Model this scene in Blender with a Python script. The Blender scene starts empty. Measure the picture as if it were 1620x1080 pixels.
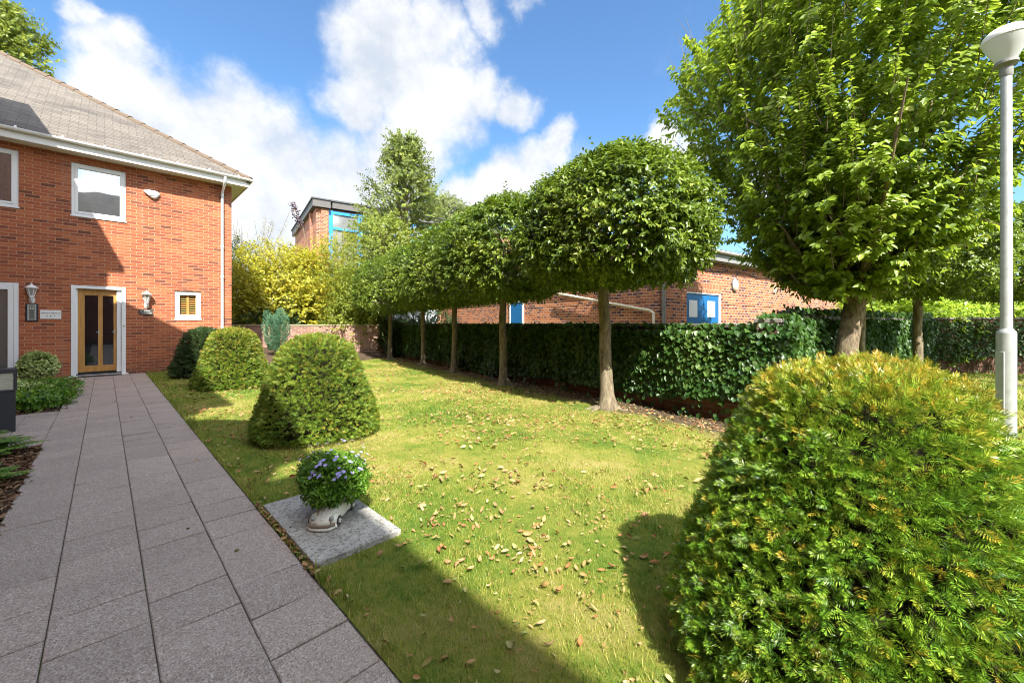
import bpy, bmesh, math, random
import numpy as np
from mathutils import Vector, Matrix, Euler
PI = math.pi
R = math.radians
random.seed(7)
SC = bpy.context.scene
COL = SC.collection

# ------------------------------------------------------------------ helpers
def rgb(*c): return (c[0], c[1], c[2], 1.0)

def tag(o, label=None, cat=None, group=None, kind=None):
    if label: o['label'] = label
    if cat: o['category'] = cat
    if group: o['group'] = group
    if kind: o['kind'] = kind
    return o

def thing(name, label, cat, loc=(0, 0, 0), rz=0.0, group=None):
    o = bpy.data.objects.new(name, None)
    o.empty_display_size = 0.1
    o.location = loc
    o.rotation_euler = (0, 0, rz)
    COL.objects.link(o)
    return tag(o, label, cat, group)

def link(name, me, mat=None, parent=None, loc=None, rot=None):
    if mat is not None:
        me.materials.clear()
        me.materials.append(mat)
    o = bpy.data.objects.new(name, me)
    COL.objects.link(o)
    if parent: o.parent = parent
    if loc: o.location = loc
    if rot: o.rotation_euler = rot
    return o

def copy_tree(o, parent=None):
    c = o.copy()
    COL.objects.link(c)
    c.parent = parent
    for ch in list(o.children):
        if ch.name in bpy.data.objects: copy_tree(ch, c)
    return c

def uvbox(me):
    """box-projected UVs in metres, following each face's own tangent"""
    uv = me.uv_layers.new(name='UVMap')
    co = [v.co.copy() for v in me.vertices]
    Z = Vector((0, 0, 1))
    for p in me.polygons:
        n = p.normal
        if abs(n.z) > 0.995:
            t, b = Vector((1, 0, 0)), Vector((0, 1, 0))
        else:
            t = Z.cross(n).normalized(); b = n.cross(t).normalized()
        for li in p.loop_indices:
            c = co[me.loops[li].vertex_index]
            uv.data[li].uv = (c.dot(t), c.dot(b))

class MB:
    def __init__(s):
        s.v = []; s.f = []; s.M = Matrix.Identity(4)
    def add(s, vs, fs):
        k = len(s.v)
        s.v += [tuple(s.M @ Vector(p)) for p in vs]
        s.f += [tuple(i + k for i in f) for f in fs]
    def box(s, a, b):
        x0, y0, z0 = a; x1, y1, z1 = b
        s.add([(x0,y0,z0),(x1,y0,z0),(x1,y1,z0),(x0,y1,z0),(x0,y0,z1),(x1,y0,z1),(x1,y1,z1),(x0,y1,z1)],
              [(0,3,2,1),(4,5,6,7),(0,1,5,4),(1,2,6,5),(2,3,7,6),(3,0,4,7)])
    def quad(s, *p): s.add(p, [tuple(range(len(p)))])
    def tube(s, pts, rs, n=8, cap=True, flat=None):
        pts = [Vector(p) for p in pts]
        if not hasattr(rs, '__len__'): rs = [rs] * len(pts)
        up = Vector((0, 0, 1)); vs = []; prev = None
        for i, p in enumerate(pts):
            d = (pts[min(i+1, len(pts)-1)] - pts[max(i-1, 0)]).normalized()
            if prev is None:
                a = d.cross(up)
                if a.length < 1e-3: a = Vector((1, 0, 0))
                a.normalize()
            else:
                a = (prev - d * prev.dot(d)).normalized()
            prev = a; b = d.cross(a)
            for k in range(n):
                th = 2 * PI * k / n
                vs.append(p + (a * math.cos(th) + b * math.sin(th)) * rs[i])
        fs = []
        for i in range(len(pts) - 1):
            for k in range(n):
                k2 = (k + 1) % n
                fs.append((i*n+k, i*n+k2, (i+1)*n+k2, (i+1)*n+k))
        if cap:
            fs.append(tuple(reversed(range(n)))); fs.append(tuple((len(pts)-1)*n + k for k in range(n)))
        s.add(vs, fs)
    def lathe(s, prof, n=24, c=(0, 0, 0)):
        vs = []
        for r, z in prof:
            for k in range(n):
                a = 2 * PI * k / n
                vs.append((c[0] + r * math.cos(a), c[1] + r * math.sin(a), c[2] + z))
        fs = [(i*n+k, i*n+(k+1) % n, (i+1)*n+(k+1) % n, (i+1)*n+k) for i in range(len(prof)-1) for k in range(n)]
        if prof[0][0] > 1e-4: fs.append(tuple(reversed(range(n))))
        if prof[-1][0] > 1e-4: fs.append(tuple((len(prof)-1)*n + k for k in range(n)))
        s.add(vs, fs)
    def mesh(s, name, smooth=False, bevel=0, fix=True):
        me = bpy.data.meshes.new(name)
        me.from_pydata(s.v, [], s.f)
        if fix or bevel:
            bm = bmesh.new(); bm.from_mesh(me)
            bmesh.ops.recalc_face_normals(bm, faces=bm.faces)
            if bevel:
                es = [e for e in bm.edges if len(e.link_faces) == 2 and e.calc_face_angle(0) > 0.6]
                bmesh.ops.bevel(bm, geom=es, offset=bevel, segments=2, profile=0.5, affect='EDGES', clamp_overlap=True)
            bm.to_mesh(me); bm.free()
        if smooth:
            me.shade_smooth()
            try: me.set_sharp_from_angle(angle=R(42))
            except Exception: pass
        uvbox(me)
        return me
    def build(s, name, mat, parent=None, smooth=False, bevel=0, loc=None, fix=True):
        return link(name, s.mesh(name, smooth, bevel, fix), mat, parent, loc)

def np_mesh(name, V, F, tint=None, smooth=False):
    V = np.ascontiguousarray(V, dtype=np.float32).reshape(-1, 3)
    F = np.ascontiguousarray(F, dtype=np.int32)
    k = F.shape[1]
    me = bpy.data.meshes.new(name)
    me.vertices.add(len(V)); me.vertices.foreach_set('co', V.ravel())
    me.loops.add(F.size); me.loops.foreach_set('vertex_index', F.ravel())
    me.polygons.add(len(F))
    me.polygons.foreach_set('loop_start', np.arange(0, F.size, k, dtype=np.int32))
    me.polygons.foreach_set('loop_total', np.full(len(F), k, dtype=np.int32))
    if smooth: me.polygons.foreach_set('use_smooth', np.ones(len(F), dtype=bool))
    if tint is not None:
        a = me.attributes.new('tint', 'FLOAT', 'POINT')
        a.data.foreach_set('value', np.ascontiguousarray(tint, dtype=np.float32))
    me.update(calc_edges=True)
    return me

# ------------------------------------------------------------------ materials
class NT:
    def __init__(s, name):
        s.m = bpy.data.materials.new(name); s.m.use_nodes = True
        s.t = s.m.node_tree; s.t.nodes.clear()
        s.out = s.n('ShaderNodeOutputMaterial')
    def n(s, ty, **kw):
        nd = s.t.nodes.new(ty)
        for k, v in kw.items(): setattr(nd, k, v)
        return nd
    def l(s, a, b): s.t.links.new(a, b)
    def tex(s, scale=5, detail=4, rough=.55, vec=None, kind='noise'):
        if kind == 'noise':
            nd = s.n('ShaderNodeTexNoise'); nd.inputs['Detail'].default_value = detail; nd.inputs['Roughness'].default_value = rough
        else:
            nd = s.n('ShaderNodeTexVoronoi')
        nd.inputs['Scale'].default_value = scale
        if vec is not None: s.l(vec, nd.inputs['Vector'])
        return nd
    def ramp(s, fac, stops, interp='LINEAR'):
        r = s.n('ShaderNodeValToRGB'); r.color_ramp.interpolation = interp
        e = r.color_ramp.elements
        while len(e) < len(stops): e.new(0.5)
        for i, (p, c) in enumerate(stops):
            e[i].position = p
            e[i].color = c if len(c) == 4 else rgb(*c)
        if fac is not None: s.l(fac, r.inputs['Fac'])
        return r
    def mix(s, fac, a, b, mode='MIX'):
        m = s.n('ShaderNodeMix', data_type='RGBA', blend_type=mode)
        for sock, v in ((m.inputs['Factor'], fac), (m.inputs['A'], a), (m.inputs['B'], b)):
            if isinstance(v, (int, float)): sock.default_value = v
            elif isinstance(v, tuple): sock.default_value = v if len(v) == 4 else rgb(*v)
            else: s.l(v, sock)
        return m.outputs['Result']
    def math(s, op, a, b=None, c=None, clamp=False):
        m = s.n('ShaderNodeMath', operation=op); m.use_clamp = clamp
        for i, v in enumerate((a, b, c)):
            if v is None: continue
            if isinstance(v, (int, float)): m.inputs[i].default_value = v
            else: s.l(v, m.inputs[i])
        return m.outputs[0]
    def bump(s, h, strength=.3, dist=.01, normal=None):
        b = s.n('ShaderNodeBump'); b.inputs['Strength'].default_value = strength; b.inputs['Distance'].default_value = dist
        s.l(h, b.inputs['Height'])
        if normal is not None: s.l(normal, b.inputs['Normal'])
        return b.outputs['Normal']
    def prin(s, col, rough=.6, normal=None, spec=.5, metal=0, out=True):
        p = s.n('ShaderNodeBsdfPrincipled')
        for k, v in (('Base Color', col), ('Roughness', rough), ('Specular IOR Level', spec), ('Metallic', metal)):
            if isinstance(v, tuple): p.inputs[k].default_value = v if len(v) == 4 else rgb(*v)
            elif isinstance(v, (int, float)): p.inputs[k].default_value = v
            else: s.l(v, p.inputs[k])
        if normal is not None: s.l(normal, p.inputs['Normal'])
        if out: s.l(p.outputs[0], s.out.inputs[0])
        return p
    def obj(s): return s.n('ShaderNodeTexCoord').outputs['Object']
    def uv(s): return s.n('ShaderNodeTexCoord').outputs['UV']
    def island(s): return s.n('ShaderNodeNewGeometry').outputs['Random Per Island']
    def attr(s, name='tint'):
        a = s.n('ShaderNodeAttribute'); a.attribute_name = name; return a.outputs['Fac']

def m_plain(name, col, rough=.5, var=.12, scale=6, bump=.0, metal=0, spec=.5):
    k = NT(name); o = k.obj()
    t = k.tex(scale, 5, .6, o)
    c = k.mix(t.outputs['Fac'], tuple(x * (1 - var) for x in col), tuple(min(1, x * (1 + var)) for x in col))
    t2 = k.tex(scale * 14, 3, .6, o)
    r = k.math('MULTIPLY_ADD', t.outputs['Fac'], .16, rough - .08)
    k.prin(c, r, k.bump(t2.outputs['Fac'], bump, .003) if bump else None, spec, metal)
    return k.m

def m_brick(name, ramp, mortar, bw=.225, bh=.075, ms=.010, bump=.6, rough=.85):
    k = NT(name); uv = k.uv()
    wob = k.tex(9, 2, .5, uv)
    vm = k.n('ShaderNodeVectorMath', operation='MULTIPLY_ADD')
    k.l(wob.outputs['Color'], vm.inputs[0]); vm.inputs[1].default_value = (.004, .004, 0); k.l(uv, vm.inputs[2])
    b = k.n('ShaderNodeTexBrick'); k.l(vm.outputs[0], b.inputs['Vector'])
    b.inputs['Color1'].default_value = rgb(0, 0, 0); b.inputs['Color2'].default_value = rgb(1, 1, 1)
    b.inputs['Mortar'].default_value = rgb(.5, .5, .5)
    b.inputs['Scale'].default_value = 1; b.inputs['Mortar Size'].default_value = ms
    b.inputs['Mortar Smooth'].default_value = .35
    b.inputs['Brick Width'].default_value = bw; b.inputs['Row Height'].default_value = bh
    rc = k.ramp(b.outputs['Color'], ramp, 'LINEAR')
    n1 = k.tex(60, 5, .65, uv); n2 = k.tex(.7, 4, .6, uv)
    c = k.mix(k.math('MULTIPLY', n1.outputs['Fac'], .45), rc.outputs[0], tuple(x * .45 for x in ramp[0][1][:3]))
    c = k.mix(b.outputs['Fac'], c, mortar)
    w = k.ramp(n2.outputs['Fac'], [(.3, (.86, .86, .86)), (.7, (1.10, 1.08, 1.06))])
    c = k.mix(1.0, c, w.outputs[0], 'MULTIPLY')
    spz = k.n('ShaderNodeSeparateXYZ'); k.l(uv, spz.inputs[0])
    lo = k.n('ShaderNodeMapRange'); lo.inputs[1].default_value = .55; lo.inputs[2].default_value = 0.0; k.l(k.math('ADD', spz.outputs[1], k.math('MULTIPLY', n2.outputs['Fac'], .5)), lo.inputs[0])
    c = k.mix(k.math('MULTIPLY', lo.outputs[0], .55), c, (.13, .09, .06))
    mpz = k.n('ShaderNodeMapping'); mpz.inputs['Scale'].default_value = (3.5, .35, 1); k.l(uv, mpz.inputs[0]); st = k.tex(1.0, 5, .65, mpz.outputs[0])
    c = k.mix(k.math('MULTIPLY', k.ramp(st.outputs['Fac'], [(.56, (0, 0, 0)), (.74, (1, 1, 1))]).outputs[0], .28), c, (.30, .22, .17))
    h = k.math('SUBTRACT', k.math('MULTIPLY', n1.outputs['Fac'], .35), b.outputs['Fac'])
    k.prin(c, rough, k.bump(h, bump, .006), .25)
    return k.m

def m_leaf(name, stops, trans=(.25, .40, .04), tf=.35, rough=.42, tip=None, nscale=1.5, spec=.45):
    """stops: ramp over per-leaf random and slow noise; tip: colour blended by the tint attribute"""
    k = NT(name)
    isl = k.island(); ns = k.tex(nscale, 3, .5, k.obj())
    f = k.math('ADD', k.math('MULTIPLY', isl, .55), k.math('MULTIPLY', k.math('SUBTRACT', ns.outputs['Fac'], .28), 1.0))
    c = k.ramp(f, stops).outputs[0]
    tr = k.mix(isl, tuple(x * .7 for x in trans), tuple(x * 1.2 for x in trans))
    if tip:
        a = k.attr(); c = k.mix(a, c, tip); tr = k.mix(a, tr, tuple(min(1, x * 1.1) for x in tip))
    p = k.prin(c, rough, None, spec, out=False)
    t = k.n('ShaderNodeBsdfTranslucent'); k.l(tr, t.inputs[0])
    mx = k.n('ShaderNodeMixShader'); mx.inputs[0].default_value = tf
    k.l(p.outputs[0], mx.inputs[1]); k.l(t.outputs[0], mx.inputs[2]); k.l(mx.outputs[0], k.out.inputs[0])
    return k.m

M = {}
M['brick'] = m_brick('house_brick', [(0, (.17, .065, .042)), (.12, (.33, .100, .055)), (.55, (.46, .134, .058)), (1, (.56, .182, .078))], (.44, .25, .16), ms=.008)
M['brick2'] = m_brick('school_brick', [(0, (.13, .055, .06)), (.28, (.23, .08, .06)), (.38, (.45, .135, .055)), (1, (.58, .20, .08))], (.50, .36, .26), bw=.17)
M['brick3'] = m_brick('garden_wall_brick', [(0, (.22, .12, .09)), (.4, (.36, .18, .12)), (1, (.50, .30, .22))], (.46, .38, .32))
M['brick_dark'] = m_brick('old_wall_brick', [(0, (.12, .06, .045)), (.4, (.22, .10, .07)), (1, (.30, .14, .09))], (.22, .18, .15))
M['soldier'] = m_brick('soldier_brick', [(0, (.36, .12, .05)), (1, (.55, .20, .08))], (.46, .34, .24), bw=.075, bh=.24)

def m_roof(name, cols, bw=.30, bh=.11):
    k = NT(name); uv = k.uv()
    b = k.n('ShaderNodeTexBrick'); k.l(uv, b.inputs['Vector'])
    b.inputs['Color1'].default_value = rgb(0, 0, 0); b.inputs['Color2'].default_value = rgb(1, 1, 1)
    b.inputs['Mortar'].default_value = rgb(.2, .2, .2); b.inputs['Scale'].default_value = 1
    b.inputs['Mortar Size'].default_value = .006; b.inputs['Mortar Smooth'].default_value = .2
    b.inputs['Brick Width'].default_value = bw; b.inputs['Row Height'].default_value = bh
    rc = k.ramp(b.outputs['Color'], cols)
    n1 = k.tex(1.1, 6, .65, uv); n2 = k.tex(30, 4, .6, uv)
    lich = k.ramp(n1.outputs['Fac'], [(.58, (0, 0, 0)), (.72, (1, 1, 1))])
    c = k.mix(k.math('MULTIPLY', n2.outputs['Fac'], .5), rc.outputs[0], (.10, .095, .09))
    c = k.mix(k.math('MULTIPLY', lich.outputs[0], .30), c, (.28, .24, .19))
    dk = k.ramp(k.tex(.9, 5, .6, k.obj()).outputs['Fac'], [(.30, (.62, .62, .64)), (.5, (1, 1, 1))])
    c = k.mix(1.0, c, dk.outputs[0], 'MULTIPLY')
    c = k.mix(b.outputs['Fac'], c, (.07, .065, .06))
    sep = k.n('ShaderNodeSeparateXYZ'); k.l(uv, sep.inputs[0])
    saw = k.math('FRACT', k.math('DIVIDE', sep.outputs[1], bh))
    h = k.math('SUBTRACT', k.math('SUBTRACT', 1.0, saw), b.outputs['Fac'])
    k.prin(c, .8, k.bump(h, .8, .012), .3)
    return k.m
M['roof'] = m_roof('slate_roof', [(0, (.125, .105, .085)), (.5, (.155, .132, .108)), (1, (.19, .162, .132))])
M['roof_blue'] = m_roof('dark_slate_roof', [(0, (.07, .08, .09)), (1, (.12, .13, .15))])
M['ridge'] = m_plain('ridge_clay', (.115, .082, .056), .9, .3, 9, .4)
M['upvc'] = m_plain('white_upvc', (.80, .81, .81), .35, .03, 3)
M['white'] = m_plain('white_paint', (.78, .77, .74), .45, .05, 8)
M['fascia'] = m_plain('white_fascia', (.76, .76, .74), .4, .06, 2)
M['grey_metal'] = m_plain('galvanised_steel', (.40, .42, .41), .48, .30, 14, .3, metal=.3)
M['darkgrey'] = m_plain('dark_grey_paint', (.07, .075, .08), .5, .2, 6)
M['grey_panel'] = m_plain('grey_panel', (.23, .23, .22), .6, .2, 4)
M['black'] = m_plain('black_powder_coat', (.018, .020, .026), .38, .25, 12, .1)
M['rubber'] = m_plain('black_rubber', (.02, .02, .02), .8, .2, 40, .4)
M['blue'] = m_plain('blue_paint', (.010, .125, .33), .45, .12, 3)
M['lblue'] = m_plain('light_blue_paint', (.03, .27, .62), .4, .08, 3)
M['cream'] = m_plain('cream_plastic', (.68, .62, .48), .45, .12, 8)
M['green_sheet'] = m_plain('green_sheet', (.02, .14, .07), .6, .3, 3)
M['shed'] = m_plain('pale_grey_sheet', (.42, .45, .50), .5, .08, 3)
M['brass'] = m_plain('worn_brass', (.5, .38, .15), .4, .1, 9, metal=.8)

k = NT('oak_wood'); o = k.obj()
mp = k.n('ShaderNodeMapping'); mp.inputs['Scale'].default_value = (14, 14, .8); k.l(o, mp.inputs[0])
t = k.tex(3, 6, .6, mp.outputs[0]); c = k.ramp(t.outputs['Fac'], [(.3, (.36, .17, .04)), (.7, (.56, .30, .09))])
k.prin(c.outputs[0], .38, k.bump(t.outputs['Fac'], .15, .003), .4); M['oak'] = k.m

def m_glass(name, refl, tint=(.02, .022, .025), rough=.02):
    k = NT(name)
    p = k.prin(tint, .1, None, .5, out=False)
    g = k.n('ShaderNodeBsdfGlossy'); g.inputs['Roughness'].default_value = rough; g.inputs[0].default_value = rgb(.9, .93, .95)
    w = k.tex(1.2, 1, .5, k.obj()); nrm = k.bump(w.outputs['Fac'], .06, .05); k.l(nrm, g.inputs['Normal'])
    mx = k.n('ShaderNodeMixShader'); mx.inputs[0].default_value = refl
    k.l(p.outputs[0], mx.inputs[1]); k.l(g.outputs[0], mx.inputs[2]); k.l(mx.outputs[0], k.out.inputs[0])
    return k.m
M['glass_up'] = m_glass('window_glass', .45)
M['glass_door'] = m_glass('door_glass', .14, (.008, .009, .012))
M['glass_far'] = m_glass('school_window_glass', .35, (.25, .26, .27), .1)
M['lamp_glass'] = m_glass('lantern_glass', .3, (.35, .35, .32), .2)

k = NT('opal_polycarbonate'); p = k.prin((.82, .84, .82), .25, None, .5, out=False)
t = k.n('ShaderNodeBsdfTranslucent'); t.inputs[0].default_value = rgb(.8, .82, .8)
mx = k.n('ShaderNodeMixShader'); mx.inputs[0].default_value = .4
k.l(p.outputs[0], mx.inputs[1]); k.l(t.outputs[0], mx.inputs[2]); k.l(mx.outputs[0], k.out.inputs[0]); M['opal'] = k.m

def m_bark(name, a, b, sc=10):
    k = NT(name); o = k.obj()
    mp = k.n('ShaderNodeMapping'); mp.inputs['Scale'].default_value = (1, 1, .35); k.l(o, mp.inputs[0])
    t = k.tex(sc, 8, .7, mp.outputs[0]); t2 = k.tex(sc * .5, 4, .6, o)
    c = k.ramp(t.outputs['Fac'], [(.32, a), (.62, b)])
    gr = k.ramp(t2.outputs['Fac'], [(.5, (0, 0, 0)), (.68, (1, 1, 1))])
    c = k.mix(k.math('MULTIPLY', gr.outputs[0], .35), c.outputs[0], (.20, .21, .10))
    k.prin(c, .9, k.bump(t.outputs['Fac'], .9, .02), .2)
    return k.m
M['bark'] = m_bark('hornbeam_bark', (.075, .055, .035), (.27, .22, .15), 18)
M['bark2'] = m_bark('rough_bark', (.05, .036, .024), (.27, .205, .14), 26)
M['dtwig'] = m_bark('dark_twig', (.05, .038, .022), (.12, .09, .055), 20)
M['twig'] = m_bark('twig_bark', (.10, .06, .035), (.24, .16, .10), 20)

# foliage
M['hornbeam'] = m_leaf('hornbeam_leaf', [(.05, (.022, .048, .007)), (.35, (.075, .13, .012)), (.7, (.19, .26, .026)), (1, (.42, .43, .08))], (.26, .38, .03), .24, .36, spec=.5)
M['bigleaf'] = m_leaf('cherry_leaf', [(.05, (.05, .095, .010)), (.4, (.14, .22, .018)), (.75, (.26, .35, .034)), (1, (.50, .52, .13))], (.44, .58, .05), .40, .40, spec=.35)
M['ivy'] = m_leaf('ivy_leaf', [(.05, (.016, .048, .010)), (.5, (.038, .098, .018)), (1, (.11, .18, .035))], (.12, .24, .03), .20, .42, spec=.4)
M['yew'] = m_leaf('yew_needle', [(.05, (.010, .036, .006)), (.3, (.055, .15, .012)), (.6, (.17, .33, .022)), (1, (.44, .56, .06))], (.30, .48, .04), .24, .34, tip=(.74, .42, .05), nscale=9, spec=.55)
M['topiary'] = m_leaf('clipped_yew_needle', [(.05, (.03, .06, .010)), (.4, (.095, .17, .018)), (.8, (.20, .30, .03)), (1, (.38, .43, .06))], (.30, .40, .03), .22, .42, tip=(.58, .36, .07), nscale=3, spec=.3)
M['topi_shade'] = m_leaf('shaded_yew_needle', [(.05, (.018, .045, .014)), (.5, (.035, .075, .02)), (1, (.07, .11, .03))], (.10, .16, .03), .18, .45, tip=(.10, .10, .03), nscale=3)  # darker needle copy: shade on the farthest dome put into the colour
M['conifer'] = m_leaf('blue_conifer', [(.05, (.05, .14, .07)), (.5, (.11, .25, .14)), (1, (.24, .38, .22))], (.1, .2, .08), .15, .5)
M['golden'] = m_leaf('golden_leaf', [(.05, (.08, .13, .018)), (.35, (.26, .28, .025)), (.7, (.46, .41, .035)), (1, (.66, .54, .07))], (.60, .55, .05), .35, .45)
M['midgreen'] = m_leaf('garden_leaf', [(.05, (.06, .10, .016)), (.45, (.15, .20, .022)), (.8, (.27, .30, .035)), (1, (.42, .42, .06))], (.40, .46, .05), .35, .5)
M['olivegreen'] = m_leaf('tall_tree_leaf', [(.05, (.04, .07, .012)), (.45, (.11, .15, .022)), (.8, (.22, .26, .04)), (1, (.38, .38, .08))], (.30, .36, .05), .3, .5)
M['olive'] = m_leaf('olive_leaf', [(.05, (.07, .10, .03)), (.5, (.15, .18, .055)), (1, (.27, .28, .10))], (.3, .35, .08), .3, .5)
M['darkleaf'] = m_leaf('shrub_leaf', [(.05, (.014, .035, .012)), (.5, (.035, .075, .02)), (1, (.09, .13, .03))], (.1, .18, .03), .2, .4)
M['bamboo'] = m_leaf('bamboo_leaf', [(.05, (.22, .25, .10)), (1, (.42, .44, .22))], (.4, .42, .2), .4, .5)
M['variegated'] = m_leaf('variegated_leaf', [(.05, (.16, .28, .06)), (.5, (.42, .52, .15)), (1, (.78, .80, .42))], (.4, .5, .2), .25, .4)
M['fern'] = m_leaf('fern_frond', [(.05, (.05, .14, .02)), (.5, (.12, .26, .035)), (1, (.27, .40, .06))], (.25, .45, .05), .35, .45)
M['lime'] = m_leaf('creeper_leaf', [(.05, (.12, .22, .02)), (.5, (.28, .40, .03)), (1, (.46, .55, .07))], (.5, .65, .05), .4, .4)
M['planting'] = m_leaf('trailing_leaf', [(.05, (.03, .09, .010)), (.5, (.10, .22, .016)), (1, (.26, .42, .04))], (.2, .42, .04), .3, .4, nscale=12)
M['purple'] = m_leaf('copper_leaf', [(.05, (.05, .03, .05)), (1, (.14, .09, .13))], (.15, .08, .1), .2, .4)
M['lilac'] = m_plain('lilac_petal', (.34, .31, .78), .5, .2, 40)
M['yellow_eye'] = m_plain('flower_eye', (.7, .5, .08), .6, .1, 40)

# lawn colour, used by both the sheet and the blades
def lawn_col(k, o, dark=1.0, isl=False):
    n1 = k.tex(.75, 5, .62, o); n2 = k.tex(3.3, 5, .65, o); n3 = k.tex(22, 3, .6, o)
    f = k.math('ADD', k.math('MULTIPLY', n1.outputs['Fac'], .75), k.math('MULTIPLY', n2.outputs['Fac'], .45))
    f = k.math('ADD', f, k.math('MULTIPLY', k.math('SUBTRACT', n3.outputs['Fac'], .25), .25))
    if isl: f = k.math('ADD', f, k.math('MULTIPLY', k.math('SUBTRACT', k.island(), .58), .42))
    r = k.ramp(f, [(.43, (.064, .160, .012)), (.57, (.160, .258, .022)), (.70, (.33, .34, .052)), (.86, (.53, .43, .16))])
    return r.outputs[0]
k = NT('lawn_turf'); o = k.obj(); c = lawn_col(k, o)
c = k.mix(.35, c, (.10, .09, .035))
sep = k.n('ShaderNodeSeparateXYZ'); k.l(o, sep.inputs[0])
d = k.math('SUBTRACT', sep.outputs[0], k.math('MULTIPLY', sep.outputs[1], .186))
d = k.math('ADD', d, k.math('MULTIPLY', k.math('SUBTRACT', k.tex(2.2, 5, .6, o).outputs['Fac'], .5), 1.1))
mr = k.n('ShaderNodeMapRange'); mr.inputs[1].default_value = 4.35; mr.inputs[2].default_value = 4.75; k.l(d, mr.inputs[0])
soil = k.ramp(k.tex(16, 6, .7, o).outputs['Fac'], [(.3, (.06, .042, .026)), (.7, (.17, .125, .08))])
mr2 = k.n('ShaderNodeMapRange'); mr2.inputs[1].default_value = 6.0; mr2.inputs[2].default_value = 5.6; k.l(d, mr2.inputs[0])
mr3 = k.n('ShaderNodeMapRange'); mr3.inputs[1].default_value = .5; mr3.inputs[2].default_value = 1.3; k.l(sep.outputs[1], mr3.inputs[0])
c = k.mix(k.math('MULTIPLY', k.math('MULTIPLY', mr.outputs[0], mr3.outputs[0]), mr2.outputs[0]), c, soil.outputs[0])
hn = k.tex(140, 4, .7, o)
k.prin(c, .9, k.bump(hn.outputs['Fac'], .9, .02), .15); M['lawn'] = k.m
k = NT('grass_blade'); o = k.obj(); c = lawn_col(k, o, isl=True)
p = k.prin(c, .5, None, .35, out=False); t = k.n('ShaderNodeBsdfTranslucent')
tc = k.mix(.25, c, (.35, .55, .04)); k.l(tc, t.inputs[0])
mx = k.n('ShaderNodeMixShader'); mx.inputs[0].default_value = .32
k.l(p.outputs[0], mx.inputs[1]); k.l(t.outputs[0], mx.inputs[2]); k.l(mx.outputs[0], k.out.inputs[0]); M['blade'] = k.m

k = NT('bare_soil'); o = k.obj(); t = k.tex(9, 8, .7, o)
c = k.ramp(t.outputs['Fac'], [(.3, (.035, .025, .018)), (.7, (.12, .085, .055))])
k.prin(c.outputs[0], .95, k.bump(t.outputs['Fac'], 1, .04), .1); M['soil'] = k.m
k = NT('rough_ground'); o = k.obj(); t = k.tex(.6, 8, .7, o)
c = k.ramp(t.outputs['Fac'], [(.3, (.09, .10, .04)), (.7, (.19, .17, .10))])
k.prin(c.outputs[0], .95, k.bump(t.outputs['Fac'], .6, .05), .1); M['ground'] = k.m

# paving: exposed aggregate slabs
k = NT('aggregate_paving'); o = k.obj()
v = k.tex(210, kind='v', vec=o); n1 = k.tex(120, 3, .75, o); n2 = k.tex(2.2, 5, .6, o); n3 = k.tex(.35, 3, .5, o)
sp = k.ramp(v.outputs['Color'], [(.12, (.15, .12, .10)), (.38, (.325, .27, .235)), (.7, (.45, .38, .335)), (.88, (.62, .57, .53)), (1, (.74, .71, .66))])
c = k.mix(k.math('MULTIPLY', n1.outputs['Fac'], .35), sp.outputs[0], (.38, .32, .28))
c = k.mix(k.math('MULTIPLY', k.ramp(n2.outputs['Fac'], [(.38, (0, 0, 0)), (.7, (1, 1, 1))]).outputs[0], .38), c, (.30, .25, .22))
isl = k.ramp(k.island(), [(0, (.90, .89, .88)), (.5, (.98, .965, .955)), (1, (1.06, 1.04, 1.015))])
c = k.mix(1.0, c, isl.outputs[0], 'MULTIPLY')
h = k.math('ADD', v.outputs['Distance'], n1.outputs['Fac'])
k.prin(c, .82, k.bump(h, .55, .004), .3); M['paving'] = k.m
k = NT('joint_sand'); o = k.obj(); t = k.tex(30, 5, .7, o); t2 = k.tex(3, 3, .6, o)
c = k.ramp(t.outputs['Fac'], [(.3, (.05, .042, .033)), (.7, (.13, .11, .085))])
c = k.mix(k.ramp(t2.outputs['Fac'], [(.55, (0, 0, 0)), (.68, (1, 1, 1))]).outputs[0], c.outputs[0], (.06, .085, .02))
k.prin(c, .95, k.bump(t.outputs['Fac'], .8, .01), .1); M['joint'] = k.m
k = NT('terrazzo_slab'); o = k.obj()
v = k.tex(75, kind='v', vec=o); v2 = k.tex(170, kind='v', vec=o); n = k.tex(3, 5, .6, o)
r1 = k.ramp(v.outputs['Color'], [(.28, (.07, .068, .065)), (.36, (.40, .39, .37)), (.6, (.50, .49, .46)), (.8, (.62, .61, .57))])
r2 = k.ramp(v2.outputs['Color'], [(.25, (.10, .10, .095)), (.35, (.45, .44, .41)), (1, (.58, .57, .54))])
c = k.mix(.45, r1.outputs[0], r2.outputs[0]); c = k.mix(.25, c, (.34, .31, .25))
c = k.mix(k.math('MULTIPLY', k.ramp(n.outputs['Fac'], [(.4, (0, 0, 0)), (.65, (1, 1, 1))]).outputs[0], .5), c, (.17, .16, .145))
k.prin(c, .75, k.bump(v2.outputs['Distance'], .35, .003), .3); M['terrazzo'] = k.m

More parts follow.
